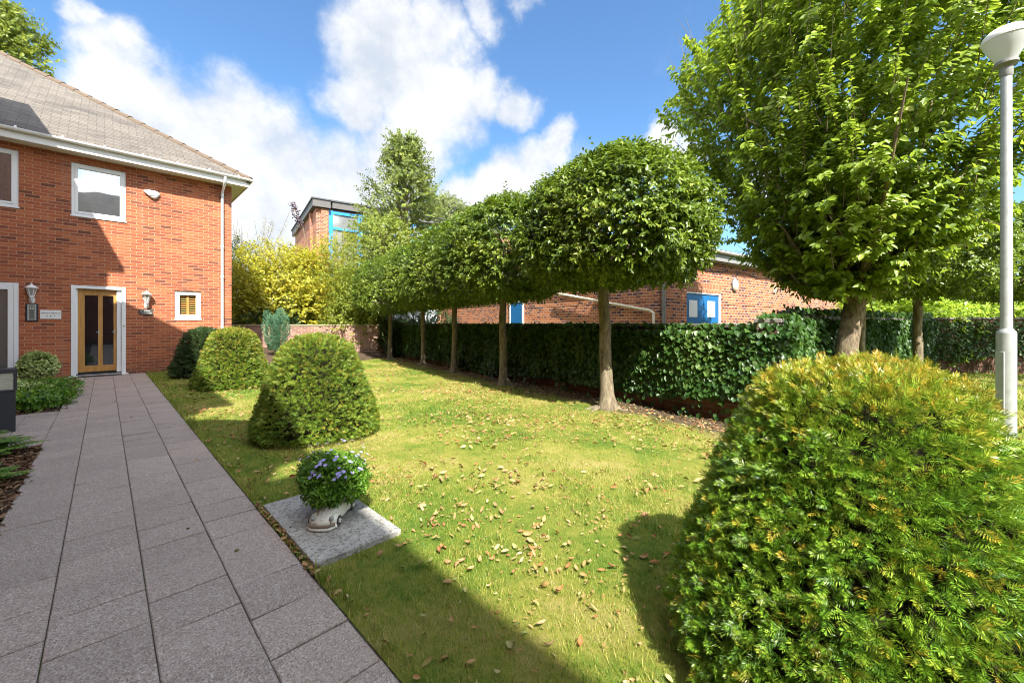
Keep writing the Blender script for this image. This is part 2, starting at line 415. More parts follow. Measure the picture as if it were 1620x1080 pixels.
def m_litter(name, stops):
    k = NT(name); isl = k.island()
    oi = k.n('ShaderNodeObjectInfo').outputs['Random']
    f = k.math('FRACT', k.math('ADD', isl, oi))
    c = k.ramp(f, stops).outputs[0]
    n = k.tex(60, 4, .6, k.obj()); c = k.mix(k.math('MULTIPLY', n.outputs['Fac'], .4), c, (.16, .09, .04))
    k.prin(c, .7, None, .3); return k.m
M['dry'] = m_litter('dry_leaf', [(0, (.30, .17, .07)), (.3, (.42, .27, .11)), (.5, (.36, .13, .04)), (.62, (.50, .38, .20)), (.78, (.22, .28, .07)), (.9, (.24, .085, .03)), (1, (.40, .38, .18))])
M['chip'] = m_litter('bark_chip', [(0, (.07, .035, .02)), (.4, (.14, .07, .04)), (.7, (.24, .14, .08)), (.9, (.34, .22, .13)), (1, (.10, .05, .03))])

# ------------------------------------------------------------------ numpy foliage tools
def unit(a): return a / np.maximum(np.linalg.norm(a, axis=-1, keepdims=True), 1e-9)

def leaf_mesh(name, P, D, N, L, W, fold=.18, tint=None, oval=False):
    n = len(P); D = unit(D); S = unit(np.cross(D, N)); N2 = np.cross(S, D)
    L = np.broadcast_to(np.asarray(L, float), (n,))[:, None]; W = np.broadcast_to(np.asarray(W, float), (n,))[:, None]
    if oval:
        V = np.stack([P, P + D*L*.28 + S*W*.42 + N2*W*fold, P + D*L*.66 + S*W*.40 + N2*W*fold*.9, P + D*L - N2*L*.10,
                      P + D*L*.66 - S*W*.40 + N2*W*fold*.9, P + D*L*.28 - S*W*.42 + N2*W*fold], 1).reshape(-1, 3)
        b = np.arange(n)[:, None] * 6
        F = np.concatenate([b + np.array([0, 1, 2, 3]), b + np.array([0, 3, 4, 5])], 0)
        m = 6
    else:
        V = np.stack([P, P + D*L*.45 + S*W*.5 + N2*W*fold, P + D*L, P + D*L*.45 - S*W*.5 + N2*W*fold], 1).reshape(-1, 3)
        b = np.arange(n)[:, None] * 4
        F = np.concatenate([b + np.array([0, 1, 2]), b + np.array([0, 2, 3])], 0)
        m = 4
    return np_mesh(name, V, F, None if tint is None else np.repeat(tint, m))

def wave_noise(P, rng, freq=1.0, n=6):
    out = np.zeros(len(P))
    for _ in range(n):
        kx = rng.normal(0, freq, 3); out += np.sin(P @ kx + rng.uniform(0, 6.28))
    return out / math.sqrt(n)

def twigs(rng, B, D, length, nl, leafL, leafW, droop=.35, spread=.9, out=None):
    """leaves alternating along twigs; returns arrays for leaf_mesh"""
    n = len(B); D = unit(D)
    ln = length * rng.uniform(.6, 1.25, n)
    f = (np.arange(nl) + .6) / nl
    s0 = unit(np.cross(D, rng.normal(0, 1, (n, 3))))
    s1 = np.cross(D, s0)
    P = B[:, None, :] + D[:, None, :] * (ln[:, None] * f[None, :])[..., None]
    P[..., 2] -= (f[None, :] ** 2) * (ln[:, None] * droop * .3)
    sign = np.where(np.arange(nl) % 2 == 0, 1., -1.)
    ang = rng.uniform(-.7, .7, (n, nl))
    S = s0[:, None, :] * (sign * 1.)[None, :, None] * np.cos(ang)[..., None] + s1[:, None, :] * np.sin(ang)[..., None]
    LD = D[:, None, :] * .55 + S * spread + rng.normal(0, .25, (n, nl, 3)); LD[..., 2] -= droop
    up = np.zeros((n, nl, 3)); up[..., 2] = .8
    if out is not None: up = up + out[:, None, :] * .9
    N = up + rng.normal(0, .35, (n, nl, 3))
    L = leafL * rng.uniform(.65, 1.2, (n, nl)); W = leafW * rng.uniform(.75, 1.15, (n, nl))
    return P.reshape(-1, 3), LD.reshape(-1, 3), N.reshape(-1, 3), L.ravel(), W.ravel()

def sup_points(rng, n, half, p=4.0, inner=.8, bump=.05, freq=2.0, gap=None):
    d = unit(rng.normal(0, 1, (n, 3)))
    h = np.array(half)
    # even out over a box-like body
    d = unit(d * h ** .5)
    r = (np.abs(d / h) ** p).sum(1) ** (-1 / p)
    S = d * r[:, None]
    nm = unit(np.sign(S) * np.abs(S / h) ** (p - 1) / h)
    w = wave_noise(S, rng, freq)
    sc = (1 + bump * w) * (1 - (1 - inner) * rng.uniform(0, 1, n) ** 1.6)
    if gap is not None:
        keep = wave_noise(S + 7, rng, freq * 1.6) > gap
        S, nm, sc = S[keep], nm[keep], sc[keep]
    return S * sc[:, None], nm

def wobble_tube(mb, rng, a, b, r0, r1, seg=7, n=9, wob=.03, flare=0):
    a, b = Vector(a), Vector(b); pts = []; rs = []
    for i in range(seg + 1):
        t = i / seg; p = a.lerp(b, t)
        if 0 < i < seg: p += Vector((rng.normal(0, wob), rng.normal(0, wob), 0))
        r = r0 + (r1 - r0) * t
        if flare and i == 0: r *= 1 + flare
        if flare and i == 1: r *= 1 + flare * .15
        pts.append(p); rs.append(r * (1 + rng.uniform(-.05, .05)))
    mb.tube(pts, rs, n)
    return pts

# ------------------------------------------------------------------ ground
gm = MB(); gm.quad((-250, -250, -.06), (250, -250, -.06), (250, 300, -.06), (-250, 300, -.06))
g = gm.build('ground', M['ground'], fix=False); tag(g, kind='structure')
# lawn sheet, gently uneven
nx, ny = 130, 150
X0, X1, Y0, Y1 = .727, 17.0, -7.0, 14.6
xs = np.linspace(X0, X1, nx); ys = np.linspace(Y0, Y1, ny)
gx, gy = np.meshgrid(xs, ys)
def lawn_z(x, y):
    w = np.clip((x - .75) / .6, 0, 1)
    return .0 + w * (.010 * np.sin(x * 1.7 + .4) * np.cos(y * 1.3) + .006 * np.sin(x * 5.1 + y * 3.3)) + .02 * np.exp(-((x - .186 * y - 4.55) / .35) ** 2) * w
V = np.stack([gx, gy, lawn_z(gx, gy)], -1).reshape(-1, 3)
I = np.arange(nx * ny).reshape(ny, nx)
F = np.stack([I[:-1, :-1], I[:-1, 1:], I[1:, 1:], I[1:, :-1]], -1).reshape(-1, 4)
tag(link('lawn', np_mesh('lawn', V, F, smooth=True), M['lawn']), kind='structure')
# soil bed sheet left of the path
sm = MB()
sm.quad((-6, -7, -.012), (-.46, -7, -.012), (-.46, 6.3, -.012), (-6, 6.3, -.012))
sm.quad((-6, 8.62, -.012), (-.46, 8.62, -.012), (-.36, 13.85, -.012), (-6, 13.85, -.012))
tag(sm.build('soil', M['soil'], fix=False), kind='structure')
# path of slabs
rng = np.random.default_rng(3)
pm = MB(); W_ = .290; J = .0021
def slab(x0, x1, y0, y1):
    y0 += .0022; y1 -= .0022
    z = .008 + rng.uniform(-.0022, .0022); tx = rng.uniform(-.0025, .0025); ty = rng.uniform(-.0025, .0025)
    b = .004; q = []
    for (xx, yy) in ((x0+J, y0+J), (x1-J, y0+J), (x1-J, y1-J), (x0+J, y1-J)):
        q.append((xx, yy, z + tx * (1 if xx > (x0+x1)/2 else -1) + ty * (1 if yy > (y0+y1)/2 else -1)))
    cx, cy = (x0+x1)/2, (y0+y1)/2
    inn = [(cx + (a-cx)*(1-b/(.5*(x1-x0))), cy + (bb-cy)*(1-b/(.5*(y1-y0))), c) for a, bb, c in q]
    out = [(a, bb, c - .004) for a, bb, c in q]; low = [(a, bb, -.03) for a, bb, c in q]
    pm.add(inn + out + low, [(0, 1, 2, 3)] + [(4+i, 4+(i+1) % 4, (i+1) % 4, i) for i in range(4)] + [(8+i, 8+(i+1) % 4, 4+(i+1) % 4, 4+i) for i in range(4)])
cols = [(-.455, -.165), (-.165, .135), (.135, .428), (.428, .718)]
for ci, (a, b) in enumerate(cols):
    y = -6 + (.135 if ci % 2 else 0)
    while y < 13.83:
        slab(a, b, y, min(y + W_, 13.83)); y += W_
for ci in range(8):
    x1 = -.455 - ci * W_; y = 6.32
    while y < 8.58:
        slab(x1 - W_, x1, y, min(y + W_, 8.61)); y += W_
po = pm.build('path', M['paving'], fix=False); tag(po, kind='structure')
jm = MB(); jm.quad((-.46, -6, 0), (.724, -6, 0), (.724, 13.85, 0), (-.46, 13.85, 0)); jm.quad((-2.8, 6.31, 0), (-.46, 6.31, 0), (-.46, 8.62, 0), (-2.8, 8.62, 0))
tag(jm.build('path_joints', M['joint'], fix=False), kind='structure')

# ------------------------------------------------------------------ window / wall helpers
def wall_holes(mb, x0, x1, z0, z1, holes, y=0.0, depth=.14, lintels=True):
    """front skin facing -y with rectangular openings and their reveals"""
    xs = sorted({x0, x1, *[h[0] for h in holes], *[h[1] for h in holes]}); zs = sorted({z0, z1, *[h[2] for h in holes], *[h[3] for h in holes]})
    for i in range(len(xs)-1):
        for j in range(len(zs)-1):
            cx, cz = (xs[i]+xs[i+1])/2, (zs[j]+zs[j+1])/2
            if any(h[0] < cx < h[1] and h[2] < cz < h[3] for h in holes): continue
            mb.quad((xs[i], y, zs[j]), (xs[i+1], y, zs[j]), (xs[i+1], y, zs[j+1]), (xs[i], y, zs[j+1]))
    for a, b, c, d in holes:
        e = y + depth
        mb.quad((a, y, c), (a, y, d), (a, e, d), (a, e, c)); mb.quad((b, y, c), (b, e, c), (b, e, d), (b, y, d))
        if not lintels: continue
        mb.quad((a, y, d), (b, y, d), (b, e, d), (a, e, d)); mb.quad((a, y, c), (a, e, c), (b, e, c), (b, y, c))

def ring(mb, x0, x1, z0, z1, w, y0, y1):
    mb.box((x0, y0, z0), (x0+w, y1, z1)); mb.box((x1-w, y0, z0), (x1, y1, z1))
    mb.box((x0+w, y0+.0015, z1-w), (x1-w, y1, z1)); mb.box((x0+w, y0+.0015, z0), (x1-w, y1, z0+w))

def window(root, x0, x1, z0, z1, glass, y=0.0, blind=False, sill=True):
    fr = MB(); ring(fr, x0+.002, x1-.002, z0+.002, z1-.002, .055, y+.03, y+.10)
    f = fr.build('window', M['upvc'], root, bevel=.004)
    sa = MB(); ring(sa, x0+.058, x1-.058, z0+.058, z1-.058, .05, y+.018, y+.085)
    sa.build('window_frame', M['upvc'], f, bevel=.006)
    p = MB(); p.quad((x0+.1, y+.06, z0+.1), (x1-.1, y+.06, z0+.1), (x1-.1, y+.06, z1-.1), (x0+.1, y+.06, z1-.1))
    p.build('pane', glass, f)
    if sill:
        s = MB(); s.box((x0-.015, y-.022, z0-.03), (x1+.015, y+.03, z0-.001)); s.build('sill', M['upvc'], f, bevel=.004)
    return f

def text_mesh(txt, size, mat, parent, loc, name='lettering', align='CENTER', ext=.001, rz=0):
    cu = bpy.data.curves.new('t', 'FONT'); cu.body = txt; cu.size = size; cu.align_x = align; cu.align_y = 'CENTER'; cu.extrude = ext
    to = bpy.data.objects.new('t', cu); COL.objects.link(to)
    dg = bpy.context.evaluated_depsgraph_get(); me = bpy.data.meshes.new_from_object(to.evaluated_get(dg))
    bpy.data.objects.remove(to); bpy.data.curves.remove(cu)
    return link(name, me, mat, parent, loc, (PI/2, 0, rz))

# ------------------------------------------------------------------ the apartment house
HY = 13.85
house = thing('apartment_house', 'red brick two storey house with slate hipped roof and white windows beside the paved path', 'house', (0, HY, 0))
holes = [(-2.55, -1.32, .10, 2.15), (-.555, .37, .03, 2.155), (1.30, 1.86, 1.38, 2.13), (-2.5, -1.32, 3.80, 5.04), (-.55, .37, 3.79, 5.02)]
w = MB(); wall_holes(w, -9, 2.56, -.05, 5.19, holes)
w.quad((2.56, 0, -.05), (2.56, 11, -.05), (2.56, 11, 5.19), (2.56, 0, 5.19))
w.quad((-9, 11, -.05), (-9, 0, -.05), (-9, 0, 5.19), (-9, 11, 5.19)); w.quad((2.56, 11, -.05), (-9, 11, -.05), (-9, 11, 5.19), (2.56, 11, 5.19))
w.build('wall', M['brick'], house, fix=False)
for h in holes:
    dk = MB(); dk.quad((h[0], .14, h[2]), (h[1], .14, h[2]), (h[1], .14, h[3]), (h[0], .14, h[3])); dk.build('unlit_room_sheet', M['darkgrey'], house, fix=False)  # dark sheet stands in for the unlit room behind each opening
# hipped roof
ex, ey, ez, pk = 2.93, -.43, 5.39, .717
kk = 5.9; bx = -9.4
rf = MB()
A = (ex, ey, ez); B = (bx, ey, ez); C = (bx, 11.4, ez); D = (ex, 11.4, ez)
k2 = (11.4 - ey) / 2; r1 = (ex - k2, ey + k2, ez + k2 * pk); r2 = (bx + k2, ey + k2, ez + k2 * pk)
rf.quad(B, A, r1, r2); rf.quad(D, C, r2, r1); rf.quad(A, D, r1); rf.quad(C, B, r2)
ro = rf.build('roof', M['roof'], house, fix=False)
th = MB(); th.box((bx+.02, ey+.015, ez-.035), (ex-.02, 11.38, ez-.006)); th.build('roof_edge', M['darkgrey'], ro)
def hip(p, q, n, nm='hip_tiles'):
    m = MB(); p, q = Vector(p), Vector(q); d = (q-p) / n
    rr = np.random.default_rng(5)
    for i in range(n):
        a = p + d*i; b = p + d*(i+1.06)
        m.tube([a + Vector((0, 0, -.035)), b + Vector((0, 0, -.055))], [.100 + rr.uniform(0, .003), .097], 10)
    return m.build(nm, M['ridge'], ro, smooth=True)
hip(A, r1, 22); hip(B, r2, 22); hip(r1, r2, 2)
so = MB(); so.box((bx+.06, ey+.06, 5.185), (ex-.06, -.002, 5.205)); so.box((2.562, -.002, 5.185), (ex-.06, 11.3, 5.205)); so.build('soffit', M['fascia'], house)
fa = MB(); fa.box((bx, ey+.035, 5.165), (ex-.035, ey+.058, 5.345)); fa.box((ex-.058, ey+.058, 5.165), (ex-.035, 11.3, 5.345)); fa.build('fascia', M['fascia'], house, bevel=.004)
gu = MB()
def gutter(mb, pts, r=.056):
    pts = [Vector(p) for p in pts]; d = (pts[1]-pts[0]).normalized(); s = d.cross(Vector((0, 0, 1)))
    n = 10
    for rr_, flip in ((r, False), (r-.004, True)):
        vs = []
        for p in pts:
            for i in range(n+1):
                a = PI + PI * i / n
                vs.append(p + s*math.cos(a)*rr_ + Vector((0, 0, math.sin(a)*rr_)))
        mb.add(vs, [(i, i+1, n+2+i, n+1+i) for i in range(n)])
gutter(gu, [(bx, ey-.025, 5.372), (ex+.03, ey-.025, 5.372)]); gutter(gu, [(ex+.025, ey-.08, 5.372), (ex+.025, 11.4, 5.372)])
gu.box((bx, ey-.083, 5.366), (ex+.03, ey-.076, 5.378))
gu.lathe([(0, 0), (.02, .0), (.056, .03), (.058, .056)], 10, (ex+.02, ey-.03, 5.318))
go = gu.build('gutter', M['upvc'], house, smooth=True, fix=False)
for i in range(13):
    x = -5.3 + i*.66
    b = MB(); b.tube([(x, ey-.025, 5.372), (x+.035, ey-.025, 5.372)], .061, 12, cap=False)
    b.M = Matrix.Identity(4); b.build('gutter_bracket', M['upvc'], go, fix=False)
dp = MB(); xx = 2.33
dp.tube([(xx, ey-.02, 5.31), (xx, ey-.02, 5.22), (xx, ey+.03, 5.14), (xx, -.09, 4.98), (xx, -.055, 4.9), (xx, -.055, .02)], .034, 12)
for z in (4.86, 3.4, 2.55, 1.1): dp.tube([(xx, -.055, z), (xx, -.055, z+.06)], .041, 12)
dp.build('downpipe', M['upvc'], house, smooth=True)
window(house, -.55, .37, 3.79, 5.02, M['glass_up']); window(house, -2.5, -1.32, 3.80, 5.04, M['glass_up'])
wf = window(house, 1.30, 1.86, 1.38, 2.13, m_glass('shutter_glass', .03, (.0, .0, .0)))
# small window: louvred shutters just behind the pane -> replace dark pane by open shutters in front plane
for ch in list(wf.children):
    if ch.name.startswith('pane'): bpy.data.objects.remove(ch)
sh = MB(); sh.box((1.555, .07, 1.48), (1.605, .09, 2.03)); sh.box((1.40, .07, 1.48), (1.415, .09, 2.03)); sh.box((1.745, .07, 1.48), (1.76, .09, 2.03))
for i in range(9):
    z = 1.495 + i*.060
    for a, b in ((1.415, 1.555), (1.605, 1.745)):
        sh.add([(a, .072, z), (b, .072, z), (b, .104, z+.022), (a, .104, z+.022), (a, .075, z-.005), (b, .075, z-.005), (b, .107, z+.017), (a, .107, z+.017)],
               [(0, 1, 2, 3), (7, 6, 5, 4), (0, 4, 5, 1), (3, 2, 6, 7)])
sh.build('shutter', M['oak'], wf, fix=False)
# left glazed door
ld = MB(); ring(ld, -2.548, -1.322, .102, 2.148, .075, .01, .10); lo = ld.build('patio_door', M['upvc'], house, bevel=.004)
l2 = MB(); ring(l2, -2.47, -1.40, .18, 2.07, .075, .0, .085); l2.build('door_frame', M['upvc'], lo, bevel=.005)
l3 = MB(); l3.quad((-2.4, .05, .25), (-1.47, .05, .25), (-1.47, .05, 2.0), (-2.4, .05, 2.0)); l3.build('pane', m_glass('patio_glass', .2, (.10, .105, .10)), lo)
# entrance door
d0 = MB(); d0.box((-.553, -.02, .03), (-.478, .10, 2.152)); d0.box((.293, -.02, .03), (.368, .10, 2.152)); d0.box((-.478, -.017, 2.08), (.293, .10, 2.15))
d0.box((-.478, .06, .06), (-.45, .13, 2.08)); d0.box((.205, .035, .06), (.293, .132, 2.08))
do = d0.build('door_frame', M['upvc'], house, bevel=.004)
s0 = MB(); s0.box((-.59, -.07, -.01), (.41, .0, .035)); s0.box((-.55, .001, .0), (.36, .12, .03)); s0.build('threshold', M['white'], do, bevel=.004)
dw = MB(); y0, y1 = .085, .128
for a, b in ((-.45, -.335), (-.115, -.035), (.15, .205)): dw.box((a, y0, .10), (b, y1, 2.08))
for a, b in ((-.335, -.115), (-.035, .15)): dw.box((a, y0+.001, .10), (b, y1, .245)); dw.box((a, y0+.001, 1.93), (b, y1, 2.08))
dd = dw.build('entrance_door', M['oak'], house, bevel=.003)
dg_ = MB()
for a, b in ((-.335, -.115), (-.035, .15)): dg_.quad((a, .11, .245), (b, .11, .245), (b, .11, 1.93), (a, .11, 1.93))
dg_.build('pane', M['glass_door'], dd, fix=False)
for x in (-.105, .165):
    hm = MB(); hm.tube([(x, .085, 1.05), (x, .05, 1.05), (x-.045, .05, 1.04)], .0065, 8); hm.box((x-.010, .078, 1.0), (x+.010, .084, 1.10)); hm.build('handle', M['grey_metal'], dd, smooth=True)
kn = MB(); kn.lathe([(0, 0), (.018, .004), (.018, .012), (0, .016)], 12); ko = kn.build('spyhole', M['brass'], do); ko.location = (.335, -.02, 1.2); ko.rotation_euler = (PI/2, 0, 0)

# step grating, mat
gt = thing('boot_scraper_mat', 'low wooden slatted mat with dark edging at the foot of the entrance door', 'doormat', (-.08, HY-.19, .012))
a = MB()
for i in range(4): a.box((-.36+i*.18+.01, -.055, .0), (-.36+(i+1)*.18-.012, .055, .016))
a.build('slats', M['oak'], gt, bevel=.002)
a = MB(); a.box((-.37, -.07, -.002), (.37, -.055, .022)); a.box((-.37, .055, -.002), (.37, .07, .022))
for i in range(5): a.box((-.37+i*.18, -.0549, -.002), (-.36+i*.18+.008, .0549, .021))
a.build('edging', M['black'], gt, bevel=.002)
a = MB(); a.box((-.44, .015, .031), (.12, .075, .040)); mo = a.build('threshold_mat', M['rubber'], None, loc=(0, HY, 0)); tag(mo, 'thin black rubber mat lying inside the entrance threshold', 'doormat')

# things on the facade
def lantern(x, z, label):
    t = thing('wall_lantern', label, 'wall lamp', (x, HY, z), group='white lanterns on the brick front')
    a = MB(); a.lathe([(0, .0), (.045, .004), (.05, .012), (.0, .02)], 12); a.v = [(p[0], -p[2], p[1]*1.6-.10) for p in a.v]; a.build('back_plate', M['white'], t, smooth=True)
    a = MB(); a.tube([(0, -.012, -.10), (0, -.05, -.13), (0, -.09, -.12), (0, -.10, -.07)], [.018, .016, .016, .022], 8)
    a.lathe([(.022, -.075), (.04, -.06), (.034, -.04), (.052, -.02), (.046, -.004)], 8, (0, -.10, 0)); a.build('bracket', M['white'], t, smooth=True)
    g = MB(); g.lathe([(.040, 0), (.072, .15)], 6, (0, -.10, 0)); g.build('glass', M['lamp_glass'], t, fix=False)
    a = MB()
    for i in range(6):
        an = i*PI/3; a.tube([(math.cos(an)*.044, -.10+math.sin(an)*.044, 0), (math.cos(an)*.077, -.10+math.sin(an)*.077, .155)], .0065, 5)
    a.lathe([(.082, .148), (.084, .16), (.05, .16)], 6, (0, -.10, 0)); a.build('cage', M['white'], t)
    a = MB(); a.lathe([(.112, .156), (.114, .162), (.045, .215), (.038, .222), (.016, .235), (.012, .25), (.016, .262), (0, .275)], 12, (0, -.10, 0)); a.build('hood', M['white'], t, smooth=True)
lantern(-1.135, 1.88, 'white carriage lantern mounted above the intercom panel left of the door')
lantern(.745, 1.83, 'white carriage lantern above the dark name plate right of the door')
t = thing('intercom_panel', 'tall silver intercom panel in a black surround below the left lantern', 'intercom', (-1.135, HY, 1.50))
a = MB(); a.box((-.092, -.03, -.195), (.092, 0, .195)); a.build('surround', M['black'], t, bevel=.008)
a = MB(); a.box((-.064, -.036, -.178), (.064, -.0305, .178)); a.build('face_plate', M['grey_metal'], t, bevel=.002)
a = MB(); a.box((-.042, -.039, -.165), (.042, -.0365, .165)); a.build('button_column', m_plain('khaki_label', (.20, .20, .15), .5), t)
a = MB()
for i in range(2): a.lathe([(0, 0), (.011, .0), (.011, .006), (0, .007)], 10, (-.018+i*.036, .0, 0))
a.v = [(p[0], -.0395-p[2], .09+p[1]) for p in a.v]; a.build('lens', M['white'], t)
a = MB()
for i in range(4): a.box((-.032, -.0415, -.11+i*.045), (.032, -.0395, -.085+i*.045))
a.build('call_buttons', M['darkgrey'], t, bevel=.001)
t = thing('apartment_sign', 'white rectangular plaque with small dark lettering beside the intercom', 'sign', (-.86, HY, 1.46))
a = MB(); a.box((-.158, -.014, -.10), (.158, 0, .10)); a.build('plate', M['white'], t, bevel=.003)
text_mesh('APARTMENTS', .047, M['darkgrey'], t, (0, -.0155, .030)); text_mesh('6  &  7', .050, M['darkgrey'], t, (0, -.0155, -.035))
t = thing('name_plate', 'small dark grey house name plate with white letters under the right lantern', 'sign', (.735, HY, 1.55))
a = MB(); a.box((-.135, -.014, -.07), (.135, 0, .07)); a.build('plate', m_plain('slate_plate', (.07, .065, .055), .6, .3), t, bevel=.003)
text_mesh('1', .085, M['white'], t, (-.09, -.0155, 0)); text_mesh('BEAL', .055, M['white'], t, (.025, -.0155, .028)); text_mesh('HOUSE', .055, M['white'], t, (.025, -.0155, -.03))
# alarm box
t = thing('alarm_box', 'white wedge shaped alarm box high on the sunlit brick front', 'alarm box', (.85, HY, 4.575))
pts = [(-.175, .07), (-.06, .105), (.10, .10), (.165, .03), (.10, -.08), (.05, -.115), (-.01, -.10), (-.15, .02)]
a = MB(); n = len(pts)
a.add([(x, 0, z) for x, z in pts] + [(x*.93, -.055, z*.93) for x, z in pts] + [(x*.72, -.075, z*.72) for x, z in pts],
      [tuple(range(n)), tuple(range(3*n-1, 2*n-1, -1))] + [(i, (i+1) % n, n+(i+1) % n, n+i) for i in range(n)] + [(n+i, n+(i+1) % n, 2*n+(i+1) % n, 2*n+i) for i in range(n)])
a.build('cover', M['white'], t, smooth=True, bevel=.006)
a = MB(); a.box((-.05, -.083, -.05), (.05, -.0755, -.02)); a.build('sounder_grille', M['grey_panel'], t, bevel=.002)

# ------------------------------------------------------------------ neighbouring wing at the left, outside the frame: casts the long shadows
wing = thing('neighbouring_wing', 'tall brick wing of flats with gables along the left of the path, outside the frame', 'house', (-2.15, 0, 0))
wz = MB()
prof = [(13.80, 7.92), (9.62, 7.92), (9.62, 7.0), (6.6, 9.78), (4.6, 7.85), (1.12, 7.85), (1.12, 6.9), (.1, 7.75), (-.75, 8.15), (-2.3, 7.75), (-2.3, 7.35), (-9, 7.35)]
wz.add([(0, y, -.05) for y, z in prof] + [(0, y, z) for y, z in prof], [(i, len(prof)+i, len(prof)+i+1, i+1) for i in range(len(prof)-1)])
wz.add([(0, -9, -.05), (0, -9, 7.35), (-4, -9, 7.35), (-4, -9, -.05)], [(0, 1, 2, 3)])
wz.build('wall', M['brick'], wing, fix=False)
wr = MB()
def rslab(y0, z0, y1, z1, x0=.25, x1=-4.5, t=.10):
    wr.add([(x0, y0, z0), (x0, y1, z1), (x1, y1, z1), (x1, y0, z0), (x0, y0, z0-t), (x0, y1, z1-t), (x1, y1, z1-t), (x1, y0, z0-t)],
           [(0, 1, 2, 3), (7, 6, 5, 4), (0, 4, 5, 1), (1, 5, 6, 2), (2, 6, 7, 3), (3, 7, 4, 0)])
rslab(13.75, 8.0, 9.53, 8.0); rslab(9.8, 6.95, 6.6, 9.9); rslab(6.6, 9.9, 4.5, 7.95); rslab(4.5, 7.95, 1.09, 7.95)
rslab(.98, 6.9, -.72, 8.15); rslab(-.72, 8.15, -2.3, 7.9); rslab(-2.35, 7.46, -9.3, 7.46)
wr.build('roof', M['roof'], wing)
# house behind the camera that the upstairs windows mirror
sh_ = thing('opposite_house', 'brick house with a grey slate roof behind the viewpoint', 'house', (-1.5, -12.5, 0))
a = MB(); a.box((-7, -4, 0), (5, 4, 7.2)); a.build('wall', M['brick'], sh_)
a = MB(); a.add([(-7.4, 4.4, 7.1), (5.4, 4.4, 7.1), (3, 0, 10.35), (-5, 0, 10.35), (-7.4, -4.4, 7.1), (5.4, -4.4, 7.1)], [(0, 1, 2, 3), (5, 4, 3, 2), (1, 5, 2), (4, 0, 3)]); a.build('roof', M['roof'], sh_, fix=False)
for x in (-5, -1.5, 2):
    window(sh_, 0, 1, 0, 1, M['glass_far'], sill=False) if False else None
    a = MB(); a.box((x, 4.0, 3.6), (x+1.1, 4.05, 4.9)); a.build('window', M['upvc'], sh_)
    a = MB(); a.box((x, 4.0, .9), (x+1.1, 4.05, 2.2)); a.build('window', M['upvc'], sh_)

# ------------------------------------------------------------------ outbuilding with blue doors
RT = math.atan2(-.185, .983)
ob = thing('brick_outbuilding', 'single storey red brick building with blue doors beyond the ivy covered wall', 'building', (9.08, 4.10, 0), RT)
DW = (1.13, 2.76, 0.02, 2.06)
w = MB(); wall_holes(w, 0, 11.8, -.06, 1.77, [(1.13, 2.76, .02, 1.77)], depth=.027, lintels=False)
wall_holes(w, 0, 11.8, 1.785, 2.88, [(1.13, 2.76, 1.785, 2.06)], depth=.027, lintels=False)
w.box((0.012, .012, 1.765), (1.10, .3, 1.79)); w.box((2.79, .012, 1.765), (11.78, .3, 1.79))  # set-back strip stands in for the shadow line of a projecting course
w2 = MB()
w.add([(0, 0, -.06), (0, 0, 1.77), (0, 12, 1.77), (0, 12, -.06)], [(0, 1, 2, 3)]); w.add([(0, 0, 1.785), (0, 0, 2.88), (0, 12, 2.88), (0, 12, 1.785)], [(0, 1, 2, 3)])
w.quad((11.8, 0, -.06), (11.8, 12, -.06), (11.8, 12, 2.88), (11.8, 0, 2.88))
w.box((.012, .31, 1.765), (.3, 11.9, 1.79))
w.build('wall', M['brick2'], ob, fix=False)
a = MB(); a.quad((1.13, -.003, 2.065), (2.76, -.003, 2.065), (2.76, -.003, 2.30), (1.13, -.003, 2.30)); a.build('lintel', M['soldier'], ob, fix=False)
def ddoor():
    a = MB(); a.box((1.135, .03, .03), (1.93, .07, 2.02)); a.box((1.94, .03, .03), (2.68, .07, 2.02)); o = a.build('double_door', M['blue'], ob, bevel=.005)
    for x in (1.27, 2.13):
        b = MB(); b.box((x, .020, 1.42), (x+.37, .029, 1.85)); b.build('white_panel', M['white'], o, bevel=.003)
    b = MB(); b.box((2.685, .0, .03), (2.755, .075, 2.055)); b.box((1.132, .005, 2.022), (2.684, .075, 2.055)); b.build('door_frame', M['white'], o)
    for x, y in ((1.15, .3), (2.66, .3), (2.66, 1.8), (1.15, 1.8)):
        b = MB(); b.tube([(x, .022, y-.05), (x, .022, y+.05)], .010, 6); b.build('hinge', M['grey_metal'], o)
    b = MB(); b.tube([(1.98, .03, 1.0), (1.98, -.02, 1.0), (1.98, -.02, 1.2), (1.98, .03, 1.2)], .009, 6); b.build('handle', M['grey_metal'], o)
ddoor()
a = MB(); a.box((-.035, 5.37, .02), (-.004, 6.06, 2.0)); o = a.build('side_door', M['blue'], ob, bevel=.004)
a = MB(); a.box((-.045, 5.30, .0), (-.002, 5.365, 2.06)); a.box((-.045, 6.065, .0), (-.002, 6.12, 2.06)); a.box((-.045, 5.366, 2.002), (-.002, 6.064, 2.06)); a.build('door_frame', M['white'], o)
a = MB(); a.box((-.22, -.24, 2.885), (12.1, -.20, 3.10)); a.box((-.26, -.24, 2.885), (-.22, 12.2, 3.10)); a.box((-.21, -.19, 2.87), (12.1, 12.2, 2.884)); a.build('fascia', M['grey_panel'], ob)
a = MB()
nw = 110
vs = []; fs = []
for i in range(nw+1):
    x = -.35 + 12.6*i/nw; z = 3.135 + (.022 if i % 2 else 0)
    vs += [(x, -.36, z), (x, 12.3, z + 1.1)]
fs = [(2*i, 2*i+2, 2*i+3, 2*i+1) for i in range(nw)]
a.add(vs, fs); a.build('roof', m_plain('ribbed_sheet', (.36, .37, .37), .5, .15, 2), ob, fix=False)
a = MB(); gutter(a, [(-.35, -.30, 3.13), (12.2, -.30, 3.13)], .06); a.build('gutter', M['upvc'], ob, smooth=True, fix=False)
